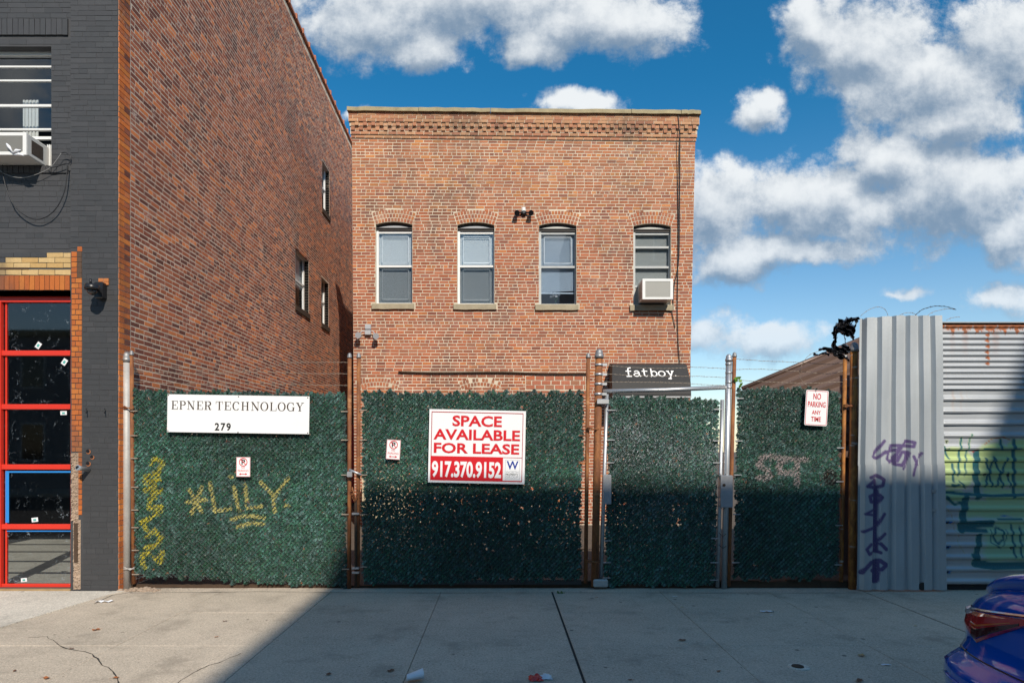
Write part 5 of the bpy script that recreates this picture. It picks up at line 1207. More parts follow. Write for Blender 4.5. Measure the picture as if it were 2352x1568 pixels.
def small_np(px, py, ang, label):
    t = empty('no_parking_sign', (sx_(px), YS, sz_(py)), label, 'sign'); cx, cz = sx_(px), sz_(py); w, h = 16*YS/1500, 22.6*YS/1500; pv2 = (cx, cz)
    plate('sign_plate', M['signwhite'], t, cx-w, cx+w, cz-h, cz+h, .008, YS, YS+.003, ang, pv2)
    bd = rrect(cx-w+.004, cx+w-.004, cz-h+.004, cz+h-.004, .006); strokes('border_line', [(bd+[bd[0]], .0035)], M['signred'], t, YS-.001, ang, pv2)
    text('symbol', 'P', M['signblack'], t, cx-.022, cx+.024, cz+.030, cz+.092, YS-.0018, .03, ang, pv2)
    strokes('prohibition_ring', [(arc(cx, cz+.060, .048, .048, 0, 360, 22), .009), ([(cx-.034, cz+.094), (cx+.034, cz+.026)], .008)], M['signred'], t, YS-.0035, ang, pv2)
    text('lettering', 'NO', M['signred'], t, cx-.022, cx+.022, cz-.020, cz+.003, YS-.002, 0, ang, pv2); text('lettering', 'PARKING', M['signred'], t, cx-.066, cx+.066, cz-.060, cz-.034, YS-.002, 0, ang, pv2)
    strokes('arrow', [([(cx-.05, cz-.088), (cx+.05, cz-.088)], .008), ([(cx-.05, cz-.088), (cx-.028, cz-.088)], [.001, .028]), ([(cx+.05, cz-.088), (cx+.028, cz-.088)], [.001, .028])], M['signred'], t, YS-.002, ang, pv2)
small_np(558.7, 1071.7, -.01, 'small no parking sign under the long white sign, above the yellow sprayed writing')
small_np(903.5, 1032, -.06, 'small no parking sign left of the lease sign')

# ------------------------------------------------------------------ metal sheets at the right
YM = 8.05
def painted_grid(name, X, Yd, Z, m, parent, paint):
    """X, Yd (nz, nx) arrays with Z (nz, nx)"""
    nz, nx = X.shape; px = 1150+X*1500/YM; py = 1030-(Z-EYE)*1500/YM
    col = paint(px.ravel(), py.ravel())
    V = np.stack([X, Yd, Z], 2).reshape(-1, 3); I = np.arange(nz*nx).reshape(nz, nx); F = np.stack([I[:-1, :-1], I[:-1, 1:], I[1:, 1:], I[1:, :-1]], 2).reshape(-1, 4)
    return link(name, np_mesh(name, V, F, col, False), m, parent)
e6 = lambda x, y: ((2130+x/3.647)/1.0884, (1050+y/3.647)/1.0884)
PUR = [([(275, 190), (240, 235), (175, 330), (215, 345), (285, 285)], 6), ([(265, 300), (330, 280), (400, 265), (415, 230), (350, 230), (320, 290), (300, 350), (330, 380), (400, 330)], 6.5),
       ([(440, 230), (540, 240), (550, 205), (480, 190), (430, 240), (360, 340), (370, 400), (430, 410), (480, 330), (490, 290), (430, 290), (390, 370)], 6.5), ([(500, 300), (460, 430), (445, 440)], 6), ([(540, 330), (575, 400)], 6), ([(620, 300), (560, 400), (545, 450), (535, 500)], 5),
       ([(150, 520), (210, 500), (265, 540), (255, 590), (200, 615), (120, 600), (190, 540), (205, 660)], 6.5), ([(205, 660), (140, 690), (150, 740), (215, 745), (250, 700), (205, 660)], 6.5),
       ([(100, 850), (195, 800), (190, 860), (100, 850)], 5), ([(200, 640), (195, 860), (190, 1020), (200, 1180)], 10), ([(270, 850), (205, 960), (85, 1010)], 6), ([(275, 1030), (225, 1080), (200, 1110)], 6), ([(150, 1125), (110, 1170), (135, 1215), (190, 1180), (240, 1200)], 6), ([(240, 1120), (290, 1170)], 7),
       ([(70, 1380), (150, 1290), (230, 1270), (290, 1310), (250, 1350), (160, 1360)], 8), ([(200, 1300), (205, 1380), (195, 1450)], 13)]
PUR = [([e6(*p) for p in pts], w) for pts, w in PUR]
def paintP(px, py):
    a = np.zeros(px.shape)
    for pts, w in PUR: a = np.maximum(a, np.clip((w*.62-seg_dist(px, py, [pts]))/1.8+.5, 0, 1))
    return np.stack([np.full(a.shape, .06), np.full(a.shape, .025), np.full(a.shape, .13), a*.9], 1)
ms_ = empty('metal_hoarding', P(2070, 1350, YM), 'tall upright ribbed galvanised sheets with purple sprayed tags', 'hoarding')
EDG = [(1975, 1967, 0), (1980, 1972, 0), (1987, 1978, 1), (2004, 1996, 1), (2008, 2001, .25), (2014, 2008, .25), (2021, 2016, 1), (2038, 2032, 1), (2042, 2037, .25), (2047, 2044, .25), (2053, 2051, 1), (2070, 2070, 1), (2073, 2074, .25), (2078, 2080, .25), (2085, 2087, 1), (2101, 2104, 1), (2104, 2107, .25), (2107.5, 2112, .25), (2114.5, 2119, 1), (2128, 2134, 1), (2131, 2138, .25), (2135, 2141, .25), (2142, 2149, 1), (2158, 2167, 1), (2160, 2170, .6)]
def vsheet(py0, py1, off, topf=None):
    xs_t, xs_b, dp = [], [], []
    for (a, b, d), (a2, b2, d2) in zip(EDG, EDG[1:]):
        n = max(1, int((a2-a)/1.8))
        for k in range(n): t = k/n; xs_t.append(a+(a2-a)*t); xs_b.append(b+(b2-b)*t); dp.append(d+(d2-d)*t)
    xs_t.append(EDG[-1][0]); xs_b.append(EDG[-1][1]); dp.append(EDG[-1][2]); xt, xb, dp = map(np.array, (xs_t, xs_b, dp))
    nz = int((py1-py0)/2.0)+1; S = np.linspace(0, 1, nz)[:, None]
    top = py0 + (0 if topf is None else topf(xt)[None, :]); PY = (top+(py1-top)*S)+0*xt[None, :]; T = (PY-727)/(1355-727); PXx = xt+(xb-xt)*T
    Xw = (PXx-1150)*YM/1500; Zw = EYE+(1030-PY)*YM/1500; Yw_ = YM-dp[None, :]*.05-off+.004*np.sin(PY*.02+PXx*.05)
    return painted_grid('ribbed_sheet', Xw, Yw_, Zw, M['sheet'], ms_, paintP)
vsheet(726, 1070, 0, lambda x: np.interp(x, [1975, 2000, 2060, 2160], [6, 4, 0, 0])+np.where((x > 1980) & (x < 1984), 2, 0)); vsheet(1067, 1352, .010)
g = MB(); c_ = P(2119, 1346, YM-.045); g.lathe(c_, (0, -1, 0), [(0, .05), (.002, .05)], 14); g.build('cut_hole', M['black'], ms_)
for px, py in ((2138, 1068), (1990, 1073), (2141, 1190)):
    g = MB(); g.lathe(P(px, py, YM-.045), (0, -1, 0), [(0, .01), (.006, .008)], 8); g.build('screw', M['steel'], ms_)
for py in (1128, 1172):
    g = MB(); c_ = P(2148, py, YM-.052); g.hull([c_+Vector((-.045, .0, -.012)), c_+Vector((.045, 0, -.02)), c_+Vector((.04, -.004, .016)), c_+Vector((-.04, -.004, .022)), c_+Vector((-.045, .01, -.012)), c_+Vector((.045, .01, -.02)), c_+Vector((.04, .01, .016)), c_+Vector((-.04, .01, .022))], 4); g.build('dent', M['steel'], ms_)
mh = empty('metal_siding_wall', P(2400, 1350, YM), 'wall of horizontal aluminium siding with green graffiti and a corrugated rusty top', 'wall')
def ell(px, py, c_, rx, ry, s_=1.): ex, ey = e6(*c_); k2 = 1/3.647/1.0884; return np.clip((1-np.hypot((px-ex)/(rx*k2), (py-ey)/(ry*k2)))*6*s_+.5, 0, 1)
def box6(px, py, x0, x1, y0, y1, f=8): a, b = e6(x0, y0), e6(x1, y1); return np.clip(np.minimum(np.minimum(px-a[0], b[0]-px), np.minimum(py-a[1], b[1]-py))/f+.5, 0, 1)
def l6(px, py, pts, w): return np.clip((w/3.969/2-seg_dist(px, py, [[e6(*p) for p in pts]]))/1.8+.5, 0, 1)
def paintG(px, py):
    n = px.shape; wob = 6*np.sin(px*.09)+4*np.sin(py*.13); qx, qy = px+wob*.5, py+wob*.3
    fill = np.maximum.reduce([ell(qx, qy, (975, 440), 180, 190), ell(qx, qy, (1330, 430), 190, 230), ell(qx, qy, (1560, 400), 150, 240), ell(qx, qy, (960, 690), 120, 50), box6(qx, qy, 1065, 2400, 730, 890), box6(qx, qy, 1230, 2400, 900, 1290, 14), box6(qx, qy, 1230, 2400, 640, 760)])
    tl = np.zeros(n)
    for pts, w in ((((1160, 290), (1150, 480), (1170, 700)), 62), (((820, 650), (1060, 675), (1300, 690), (1600, 680), (2400, 690)), 30), (((1060, 720), (1035, 850), (1020, 1000)), 70), (((1020, 960), (1290, 945)), 75), (((1030, 1000), (1240, 1010)), 40), (((1185, 1060), (1150, 1310)), 60), (((1150, 1310), (1300, 1330), (1600, 1325), (2400, 1330)), 75), (((880, 700), (960, 770), (1060, 740)), 30), (((830, 460), (810, 350), (900, 260)), 14),
                   (((1020, 160), (1000, 300), (990, 500)), 24), (((1110, 130), (1060, 330), (1050, 500)), 18), (((850, 235), (900, 350)), 20), (((940, 400), (950, 560)), 24), (((840, 380), (850, 500), (830, 620)), 16), (((1240, 350), (1270, 450), (1300, 600)), 24), (((1320, 340), (1270, 480), (1240, 600)), 24), (((1320, 340), (1370, 480), (1400, 610)), 24), (((1440, 350), (1380, 500), (1340, 600)), 24), (((1440, 480), (1470, 610)), 20), (((1500, 180), (1500, 350), (1500, 700)), 36), (((1380, 180), (1380, 250)), 30), (((1220, 260), (1400, 268), (1560, 262)), 16),
                   (((930, 590), (960, 600), (990, 590)), 26), (((1000, 560), (1060, 620)), 18), (((1350, 905), (1568, 905)), 20), (((1340, 980), (1310, 1060), (1350, 1130), (1410, 1090), (1400, 1010), (1340, 980)), 22), (((1290, 1000), (1290, 1120), (1380, 1170), (1440, 1080), (1430, 1000)), 12), (((1480, 960), (1490, 1060), (1510, 1250)), 24), (((1560, 980), (1570, 1250)), 24), (((1130, 1240), (1200, 1310)), 50)):
        tl = np.maximum(tl, l6(px, py, pts, w))
    for k in range(8):
        bx = 1640+k*95; tl = np.maximum(tl, l6(px, py, [(bx, 330), (bx+50, 470), (bx-10, 610)], 22)); tl = np.maximum(tl, l6(px, py, [(bx+20, 960), (bx-20, 1060), (bx+30, 1240)], 20))
    red = np.maximum(l6(px, py, [(1235, 220), (1300, 168), (1400, 152), (1470, 178)], 11), l6(px, py, [(1115, 290), (1165, 268)], 9)); red = np.maximum(red, l6(px, py, [(875, 750), (870, 800), (930, 850), (960, 1010), (1000, 1050), (985, 1130), (1050, 1210)], 4))
    blu = np.maximum.reduce([box6(px, py, 852, 930, 918, 950, 1.5), box6(px, py, 852, 918, 1145, 1178, 1.5), box6(px, py, 852, 925, 1372, 1402, 1.5), l6(px, py, [(1380, 870), (1480, 885)], 9)])
    blk = np.maximum.reduce([ell(px, py, c_, 16, 13) for c_ in ((890, 936), (890, 1162), (890, 1388), (885, 195), (1480, 1165), (1235, 495), (1450, 498))])
    col = np.zeros((*n, 4)); grad = np.clip((py-1060)/160, 0, 1)[:, None]
    col[:, :3] = np.array([.42, .56, .12])*(1-grad)+np.array([.26, .50, .24])*grad; col[:, 3] = fill*.68
    for a, c_ in ((tl, (.006, .10, .115)), (red, (.42, .02, .05)), (blu, (.01, .13, .50)), (blk, (.01, .01, .012))): col[:, :3] = col[:, :3]*(1-a[:, None])+np.array(c_)*a[:, None]; col[:, 3] = np.maximum(col[:, 3], a*.97)
    rs = np.clip(np.sin(px*.31)*np.sin(px*.083+1)*1.2-.2, 0, 1)*np.exp(-((py-915)/28)**2)*.3*(px < 2240); col[:, :3] = np.where((rs > col[:, 3])[:, None], np.array([.40, .17, .04]), col[:, :3]); col[:, 3] = np.maximum(col[:, 3], rs)
    return col
PX0, PX1 = 2150, 2960; NX = 330
p0 = 893.; k = 0
pitch = 28.1
while p0 < 1335:
    S = np.array([0, .1, .25, .4, .52, .60, .66, .70, .78, .86, .925, .93, .96, 1.0]); D_ = np.array([0, 0, .001, .001, .003, .010, .019, .024, .027, .026, .024, .006, .0, .0])
    PY = p0+S*pitch; j_ = random.uniform(-.003, .003); xs3 = np.linspace(PX0+random.uniform(-.5, .5), PX1, NX); PXx, PYY = np.meshgrid(xs3, PY); w2 = (PXx > 2170)*(np.sin(PXx*.05+k*2)*.0016)
    ind_ = (p0-893)/440*6
    painted_grid('siding_board', (PXx+(PYY-893)*.012-1150)*YM/1500, YM+.05-D_[:, None]+j_+w2, EYE+(1030-PYY+.004*(2160-PXx)*0)*YM/1500, M['sheeth'], mh, paintG); p0 += pitch; k += 1
def paintR(px, py):
    edge = 757+6*np.sin(px*.21)+4*np.sin(px*.47+1)+3*np.sin(px*1.1); a = np.clip((edge-py)/3+.5, 0, 1)
    dr_ = np.clip((3.4+2.6*np.cos((py-768)*2*math.pi/13.2)-abs(px-2274-1*np.sin(py*.2)))/1.5, 0, 1)*(py < 838); a = np.maximum(a, dr_)
    a = np.maximum(a, np.clip(1-abs(px-2262)/14-(py-745)/22., 0, 1)); a = np.maximum(a, np.clip(1-abs(px-2190)/50, 0, 1)*np.clip(1-(py-750)/14, 0, 1)*.5)
    a = np.maximum(a, .35*np.clip(np.sin(px*.13+2)*np.sin(px*.057)*1.6-.3, 0, 1)*np.clip(1-(py-757)/70, 0, 1)); c_ = np.array([.42, .12, .028])*(.7+.5*np.sin(px*.37)[:, None]*np.sin(py*.4)[:, None]*.6); return np.concatenate([c_, (a*.95)[:, None]], 1)
PY = np.arange(741, 894.1, 1.1); PXx, PYY = np.meshgrid(np.linspace(PX0, PX1, NX), PY); Wv = .5-.5*np.cos((PYY-741)*2*math.pi/13.1)
painted_grid('corrugated_sheet', (PXx-1150)*YM/1500, YM+.045-.020*Wv-.004*(PYY > 860), EYE+(1030-PYY)*YM/1500, M['sheeth'], mh, paintR)
boxo('backing', M['room'], mh, (PX0-1150)*YM/1500+.05, (PX1-1150)*YM/1500, YM+.08, YM+.12, 0, 3.2)
g = MB(); z = P(0, 741, YM).z; g.box((PX0+12-1150)*YM/1500, (PX1-1150)*YM/1500, YM+.0, YM+.075, z, z+.012); g.build('top_rail', M['steel'], mh)
# brown shed behind
sd_ = empty('shed', P(1850, 890, 11), 'low shed with a sloping brown ribbed metal roof behind the fixed hedge panel', 'shed')
YR = 11.0
pR = lambda px, py, Y: P(px, py, Y)
A = pR(1700, 893, 10.2); B = pR(1935, 797, 10.2)
g = MB(); g.q(A, Vector((9, 10.2, A.z)), Vector((9, 10.2, B.z+.6)), B)
a0_, b0_ = P(1712, 892, 10.4), P(1945, 792, 10.4); dirv_ = Vector((1, 0, (b0_.z-a0_.z)/(b0_.x-a0_.x)))
n_r = 9
for k in range(n_r):      # ribbed slope: ribs run down towards the street and left
    pass
def roofpt(s_, t_): # s along the eave line (rising right), t down the slope toward the viewer
    top = a0_+(b0_-a0_)*s_; return top+Vector((-.9*t_*1.0, -1.3*t_, -.75*t_))
b0_ = a0_+(b0_-a0_)*1.17
rg = []
for k in range(10):
    t0, t1 = k/10*1.9, (k+1)/10*1.9
    g = MB(); o1 = Vector((0, -.02, .03))
    g.q(a0_+Vector((0, 0, -.42*t0)), b0_+Vector((0, 0, -.42*t0)), b0_+Vector((0, 0, -.42*t1)), a0_+Vector((0, 0, -.42*t1)))
ridge_dir = (b0_-a0_)
for k in range(11):
    g = MB(); f0, f1 = k*.105, (k+1)*.105
    # each pan is a long strip that fans from the low left corner
    L0 = a0_+Vector((0, -.10*k*.3, -.02)); e0 = b0_+Vector((0, -1.9*f0, -1.35*f0)); e1 = b0_+Vector((0, -1.9*f1, -1.35*f1)); s0 = a0_+Vector((-.0, -1.9*f0, -1.0*f0)); s1 = a0_+Vector((0, -1.9*f1, -1.0*f1))
    h = Vector((0, -.035, .05)); m0 = .78
    q0, q1 = s0+(s1-s0)*m0, e0+(e1-e0)*m0; r0, r1 = s0+(s1-s0)*.88, e0+(e1-e0)*.88
    g.q(s0, q0, q1, e0); g.q(q0, q0.lerp(r0, .3)+h, q1.lerp(r1, .3)+h, q1); g.q(q0.lerp(r0, .3)+h, r0+h, r1+h, q1.lerp(r1, .3)+h); g.q(r0+h, s1, e1, r1+h)
    g.build('roof_pan', M['roofbrown'], sd_)
g = MB(); g.tube([a0_+Vector((-.05, 0, .0)), b0_], .035, 6); g.build('ridge_trim', M['roofbrown'], sd_)
g = MB(); g.q((a0_.x, 10.45, 0), (9, 10.45, 0), (9, 10.45, b0_.z), (a0_.x, 10.45, a0_.z)); g.build('gable_wall', M['siding'], sd_)
# brown lap siding of the shed end seen beside the rusted post
sb = empty('siding_return', P(1952, 1330, 8.5), 'strip of brown lap siding in the gap beside the rust streaked post', 'siding')
k = 0; z = .12
while z < 2.6:
    x0, x1 = P(1930, 0, 8.45).x, P(1985, 0, 8.45).x; g = MB(); g.hull([(x0, 8.42, z), (x1, 8.42, z), (x1, 8.45, z+.15), (x0, 8.45, z+.15), (x0, 8.46, z), (x1, 8.46, z), (x1, 8.47, z+.15), (x0, 8.47, z+.15)], 4)
    g.build('siding_board', M['siding'], sb); z += .152
# torn black plastic and loose barbed wire over the hoarding
tp = empty('plastic_rag', P(1930, 800, YM), 'torn black plastic sheet snagged on barbed wire above the rusted post', 'plastic')
def rag(pts, wid, seed, name='torn_strip', ratio=1):
    r = random.Random(seed); g = MB(); rows = []; nn = 6
    W3 = []
    for i in range(len(pts)-1):
        for k in range(4): t = k/4; W3.append((pts[i][0]+(pts[i+1][0]-pts[i][0])*t, pts[i][1]+(pts[i+1][1]-pts[i][1])*t, wid[i]+(wid[i+1]-wid[i])*t))
    W3.append((*pts[-1], wid[-1]))
    for i, (x, y, w) in enumerate(W3):
        a = W3[max(i-1, 0)]; b = W3[min(i+1, len(W3)-1)]; t = Vector((b[0]-a[0], b[1]-a[1])).normalized(); n_ = Vector((-t.y, t.x)); row = []
        w2 = w*r.uniform(.55, 1.25)
        for k in range(nn+1):
            s_ = (k/nn-.5)*w2; row.append(P(x+n_.x*s_*.85+r.uniform(-1, 1), y+n_.y*s_*.85+r.uniform(-1, 1), YM-.05+r.uniform(-.03, .03)+.03*math.sin(k*1.9+i)))
        rows.append(row)
    for a, b in zip(rows, rows[1:]):
        for k in range(nn):
            g.q(a[k], a[k+1], b[k+1], b[k])
    return g.build(name, M['plastic'], tp)
rag([(1975, 731), (1960, 733), (1948, 737), (1935, 744), (1922, 757), (1914, 770)], [5, 12, 22, 30, 20, 12], 1); rag([(1947, 745), (1955, 760), (1958, 772), (1960, 782)], [24, 26, 16, 3], 2)
rag([(1925, 752), (1940, 762), (1953, 768)], [20, 22, 14], 9); rag([(1917, 765), (1919, 780), (1914, 795), (1922, 808), (1930, 820)], [12, 9, 12, 20, 12], 3); rag([(1968, 733), (1965, 748), (1958, 766)], [10, 8, 4], 4); rag([(1939, 768), (1941, 778), (1941, 790)], [4, 4, 2], 5)
rag([(1880, 803), (1895, 800), (1912, 806), (1932, 804), (1948, 808)], [4, 12, 22, 24, 14], 6); rag([(1868, 812), (1880, 816), (1893, 810), (1905, 815)], [8, 4, 7, 10], 7); rag([(1915, 812), (1930, 818), (1945, 822), (1950, 830)], [16, 16, 10, 3], 8); rag([(1935, 790), (1942, 800), (1946, 812)], [12, 26, 18], 10)
lw = empty('loose_barbed_wire', P(2080, 725, YM), 'loose loops of barbed wire springing above the ribbed sheets', 'barbed wire')
w5 = lambda x, y: ((1990+x/5.4698)/1.0884, (760+y/5.4698)/1.0884)
barbed('wire_loop', [w5(*p) for p in ((880, 165), (960, 100), (1050, 55), (1140, 38), (1200, 60), (1240, 110), (1262, 175))], lw, YM+.05); barbed('wire_loop', [w5(*p) for p in ((1400, 165), (1460, 130), (1540, 115), (1610, 125), (1640, 150))], lw, YM+.05)
barbed('wire_loop', [w5(*p) for p in ((1630, 150), (1720, 80), (1840, 38), (1960, 28), (2090, 42), (2190, 75))], lw, YM+.05, m=M['cable'], r=.0028); barbed('wire_loop', [w5(*p) for p in ((1790, 165), (1860, 115), (1960, 85), (2060, 65), (2180, 75))], lw, YM+.06); barbed('wire_loop', [w5(*p) for p in ((2050, 225), (2110, 195), (2170, 180), (2240, 178))], lw, YM+.06)
vn = empty('vine', P(1695, 885, YF), 'sprig of bright green vine leaves on the rusted tube beside the silver post', 'plant')
for k in range(9):
    c_ = P(1695+random.uniform(-6, 8), 878+random.uniform(-12, 10), YF-.05); g = MB(); a = random.uniform(0, 6.28); u_ = Vector((math.cos(a), -.4, math.sin(a)))*.028; v_ = Vector((-math.sin(a), -.3, math.cos(a)))*.02
    g.q(c_-u_, c_+v_, c_+u_, c_-v_); g.build('leaf', M['leafg'], vn)
def grass_tuft(px, py, n, label, s_=1.):
    x, Y = gp(px, py); g = MB()
    for k in range(n):
        b = Vector((x+random.uniform(-.10, .10)*s_, Y+random.uniform(-.02, .03), 0)); d = Vector((random.uniform(-.06, .06), random.uniform(-.05, .02), random.uniform(.03, .09)))*s_; w = Vector((.004, 0, 0))
        g.q(b-w, b+w, b+d*.6+w*.7+Vector((0, 0, .01)), b+d+Vector((0, 0, -.01*s_)))
    props(g.build('grass_tuft', M['grassg']), label, 'grass')
grass_tuft(2236, 1351, 150, 'tuft of green grass at the foot of the siding by the blue car'); grass_tuft(1288, 1362, 20, 'tiny weed in the wide pavement joint at the gate', .4); grass_tuft(1898, 1342, 16, 'small weed growing under the fixed hedge panel', .45)

# ------------------------------------------------------------------ litter
def leaf(px, py, size, m, label, ang=None, lift=.004):
    x, Y = gp(px, py); a = random.uniform(0, 6.28) if ang is None else ang; g = MB(); n = 9; pts = []
    for k in range(n):
        t = 2*math.pi*k/n; r = size*(.55+.45*abs(math.cos(t))**.7)*random.uniform(.75, 1.1); pts.append(Vector((x+math.cos(t+a)*r, Y+math.sin(t+a)*r*.8, lift+abs(math.sin(t*1.5+a))*size*.35)))
    c_ = Vector((x, Y, lift+.004))
    for k in range(n): g.q(c_, pts[k], pts[(k+1) % n])
    t_ = Vector((math.cos(a), math.sin(a), 0)); g.tube([c_, c_+t_*size*1.5+Vector((0, 0, .003))], .0012, 3)
    props(g.build('fallen_leaf', m), label, 'leaf', 'dry leaves on the pavement')
LF = [(220, 1447, .04, 'leafo', 'orange dry leaf on the sunlit pavement near the driveway edge'), (106, 1558, .035, 'leafo', 'orange dry leaf at the lower left corner of the pavement'), (266, 1557, .028, 'leafo', 'small orange leaf at the foot of the long pavement crack'), (33, 1541, .02, 'leafb', 'tiny brown leaf near the lower left corner'),
      (497, 1463, .018, 'leafo', 'tiny orange leaf in the sun near the shadow edge'), (517, 1427, .022, 'leafb', 'dark leaf curled in the middle of the sunlit pavement'), (755, 1549, .03, 'leafb', 'brown leaf in the shade at the bottom of the pavement'), (897, 1541, .034, 'leafb', 'reddish brown leaf in the shade left of the wide joint'),
      (165, 1490, .02, 'leafb', 'dark leaf lying beside the pavement crack'), (1567, 1471, .036, 'leafb', 'crumpled brown leaf on the middle right of the pavement'), (1566, 1395, .022, 'leafy', 'small tan leaf near the small gate'), (1978, 1506, .045, 'leafy', 'large tan leaf on the pavement left of the blue car'), (1973, 1564, .038, 'leafb', 'brown leaf at the bottom edge left of the blue car'),
      (2102, 1438, .02, 'leafy', 'small pale leaf between the pavement joints at the right'), (1650, 1542, .022, 'leafo', 'small orange leaf beside the metal cap'), (1448, 1562, .02, 'leafb', 'small brown leaf in the wide joint at the bottom'), (1370, 1372, .02, 'leafo', 'small reddish leaf near the rusted hinge post'), (2225, 1430, .028, 'leafy', 'pale leaf close to the blue car tail light')]
for a in LF: leaf(a[0], a[1], a[2], M[a[3]], a[4])
def paper(px, py, w, label, m='paper', a=0):
    x, Y = gp(px, py); g = MB(); nn = 5; V = {}
    for i in range(nn+1):
        for j in range(3): V[i, j] = Vector((x+(i/nn-.5)*w*math.cos(a)-(j-1)*w*.18*math.sin(a), Y+(i/nn-.5)*w*math.sin(a)+(j-1)*w*.2*(1-.6*abs(i/nn-.5)*2), .004+random.uniform(0, w*.10)))
    for i in range(nn):
        for j in range(2): g.q(V[i, j], V[i+1, j], V[i+1, j+1], V[i, j+1])
    return props(g.build('paper_scrap', M[m]), label, 'litter')
paper(240, 1382, .20, 'crumpled white paper scrap by the driveway corner'); paper(1762, 1405, .15, 'folded white paper scrap in the shade of the pavement'); paper(1771, 1413, .05, 'tiny white paper scrap beside the folded one'); paper(2035, 1527, .08, 'white scrap lying left of the blue car')
paper(1550, 1370, .06, 'small pale scrap near the gate line')
# white cup half, and the red and white wrapper
x, Y = gp(950, 1566); cp = empty('paper_cup', (x, Y, 0), 'crushed white paper cup at the bottom of the shaded pavement', 'cup')
g = MB(); g.smooth = True; n = 14; ax = Vector((.93, .25, .18)).normalized(); up = Vector((0, 0, 1)); sd2 = ax.cross(up).normalized()
rows = []
for i in range(6):
    t = i/5; c_ = Vector((x-.05, Y, .035))+ax*(.12*t); r = .030+.018*t; rows.append([c_+sd2*math.cos(a)*r*1.15+up*math.sin(a)*r*.72 for a in [2*math.pi*k/n for k in range(n)]])
for a, b in zip(rows, rows[1:]):
    for k in range(n): g.q(a[k], a[(k+1) % n], b[(k+1) % n], b[k])
g.q(*rows[0]); g.build('cup_body', M['paper'], cp)
g = MB(); g.tube(rows[-1]+[rows[-1][0]], .003, 5); g.build('rim', M['paper'], cp)
x, Y = gp(1240, 1560); wr = empty('wrapper', (x, Y, 0), 'crumpled red and white wrapper lying at the bottom of the wide joint', 'wrapper')
def crumple(cx, cy, sx2, sy2, h, m, nm, par, seed):
    r = random.Random(seed); g = MB(); nn = 8; V = {}
    for i in range(nn+1):
        for j in range(nn+1):
            u, v = i/nn-.5, j/nn-.5; e = max(0, 1-4*max(u*u, v*v)); V[i, j] = Vector((cx+u*sx2*r.uniform(.85, 1.1), cy+v*sy2*r.uniform(.85, 1.1), .004+h*e*r.uniform(.4, 1.2)+r.uniform(0, .008)))
    for i in range(nn):
        for j in range(nn): g.q(V[i, j], V[i+1, j], V[i+1, j+1], V[i, j+1])
    return g.build(nm, m, par)
crumple(x-.03, Y, .11, .10, .035, M['redfilm'] if 'redfilm' in M else M.setdefault('redfilm', mat('red_film', (.55, .02, .015), .25, spec=.7)), 'red_half', wr, 3); crumple(x+.045, Y+.03, .10, .08, .03, M['paper'], 'white_half', wr, 5)
x, Y = gp(1835, 1531); cpv = empty('valve_cap', (x, Y, 0), 'small round metal valve cover set in the pavement at the right', 'valve cover')
g = MB(); g.lathe((x, Y, -.002), (0, 0, 1), [(0, .085), (.006, .083), (.0075, .065)], 20); g.build('ring', M['slab'], cpv); g = MB(); g.lathe((x-.01, Y, .002), (0, 0, 1), [(0, .05), (.010, .045), (.011, .03)], 16); g.build('lid', M['soffit'], cpv)

# ------------------------------------------------------------------ blue car, tail at the right edge
M['carpaint'] = mat('blue_car_paint', (.0, .07, .46), .12, metal=.0, spec=.4, coat=.9)
M['lens'] = mat('red_lens', (.42, .008, .012), .08, spec=.8, coat=1); M['lensdark'] = mat('dark_lens', (.05, .004, .006), .1, coat=1); M['lensclear'] = mat('clear_lens', (.45, .46, .48), .15, metal=.5); M['chrome'] = mat('chrome_strip', (.55, .56, .58), .12, metal=1.)
M['carglass'] = mat('car_glass', (.01, .012, .015), .05, spec=.9); M['tyre'] = mat('tyre_rubber', (.02, .02, .02), .8); M['amber'] = mat('orange_lens', (.5, .12, .02), .15, coat=1)
YC, HW, RD = 2.95, .90, -.13
ca = empty('car', (4.9, YC, RD), 'blue sedan parked at the kerb, its tail light and rear spoiler at the right edge', 'car')
LV = [(.04, 2.66, .82, .16, 0), (.10, 2.54, .87, .14, 0), (.28, 2.50, .895, .13, 0), (.44, 2.485, .90, .125, 0), (.525, 2.49, .903, .125, 0), (.553, 2.525, .90, .125, 0), (.585, 2.57, .896, .13, .0), (.64, 2.60, .892, .13, .01), (.74, 2.61, .89, .13, .02), (.82, 2.615, .885, .14, .04), (.87, 2.63, .87, .15, .09), (.90, 2.67, .85, .17, .13), (.915, 2.80, .80, .2, .16)]
zl = [l[0] for l in LV]
def lvl(z): return [float(np.interp(z, zl, [l[i] for l in LV])) for i in (1, 2, 3, 4)]
def S(t, z):
    xr_, w, k2, lift = lvl(z); a = min(abs(t), 1); return Vector((xr_+k2*a**4+max(0, abs(t)-1)*1.4, YC+w*max(-1, min(1, t)) if abs(t) <= 1 else YC+w*(1+.01*(abs(t)-1))*(1 if t > 0 else -1), z+lift*(1-a**3)))
g = MB(); g.smooth = True; TT = [i/16-1 for i in range(33)]; rows = []
zs4 = [.04, .07, .10, .19, .28, .36, .44, .49, .525, .54, .553, .57, .585, .61, .64, .69, .74, .78, .82, .85, .87, .885, .90, .91, .915]
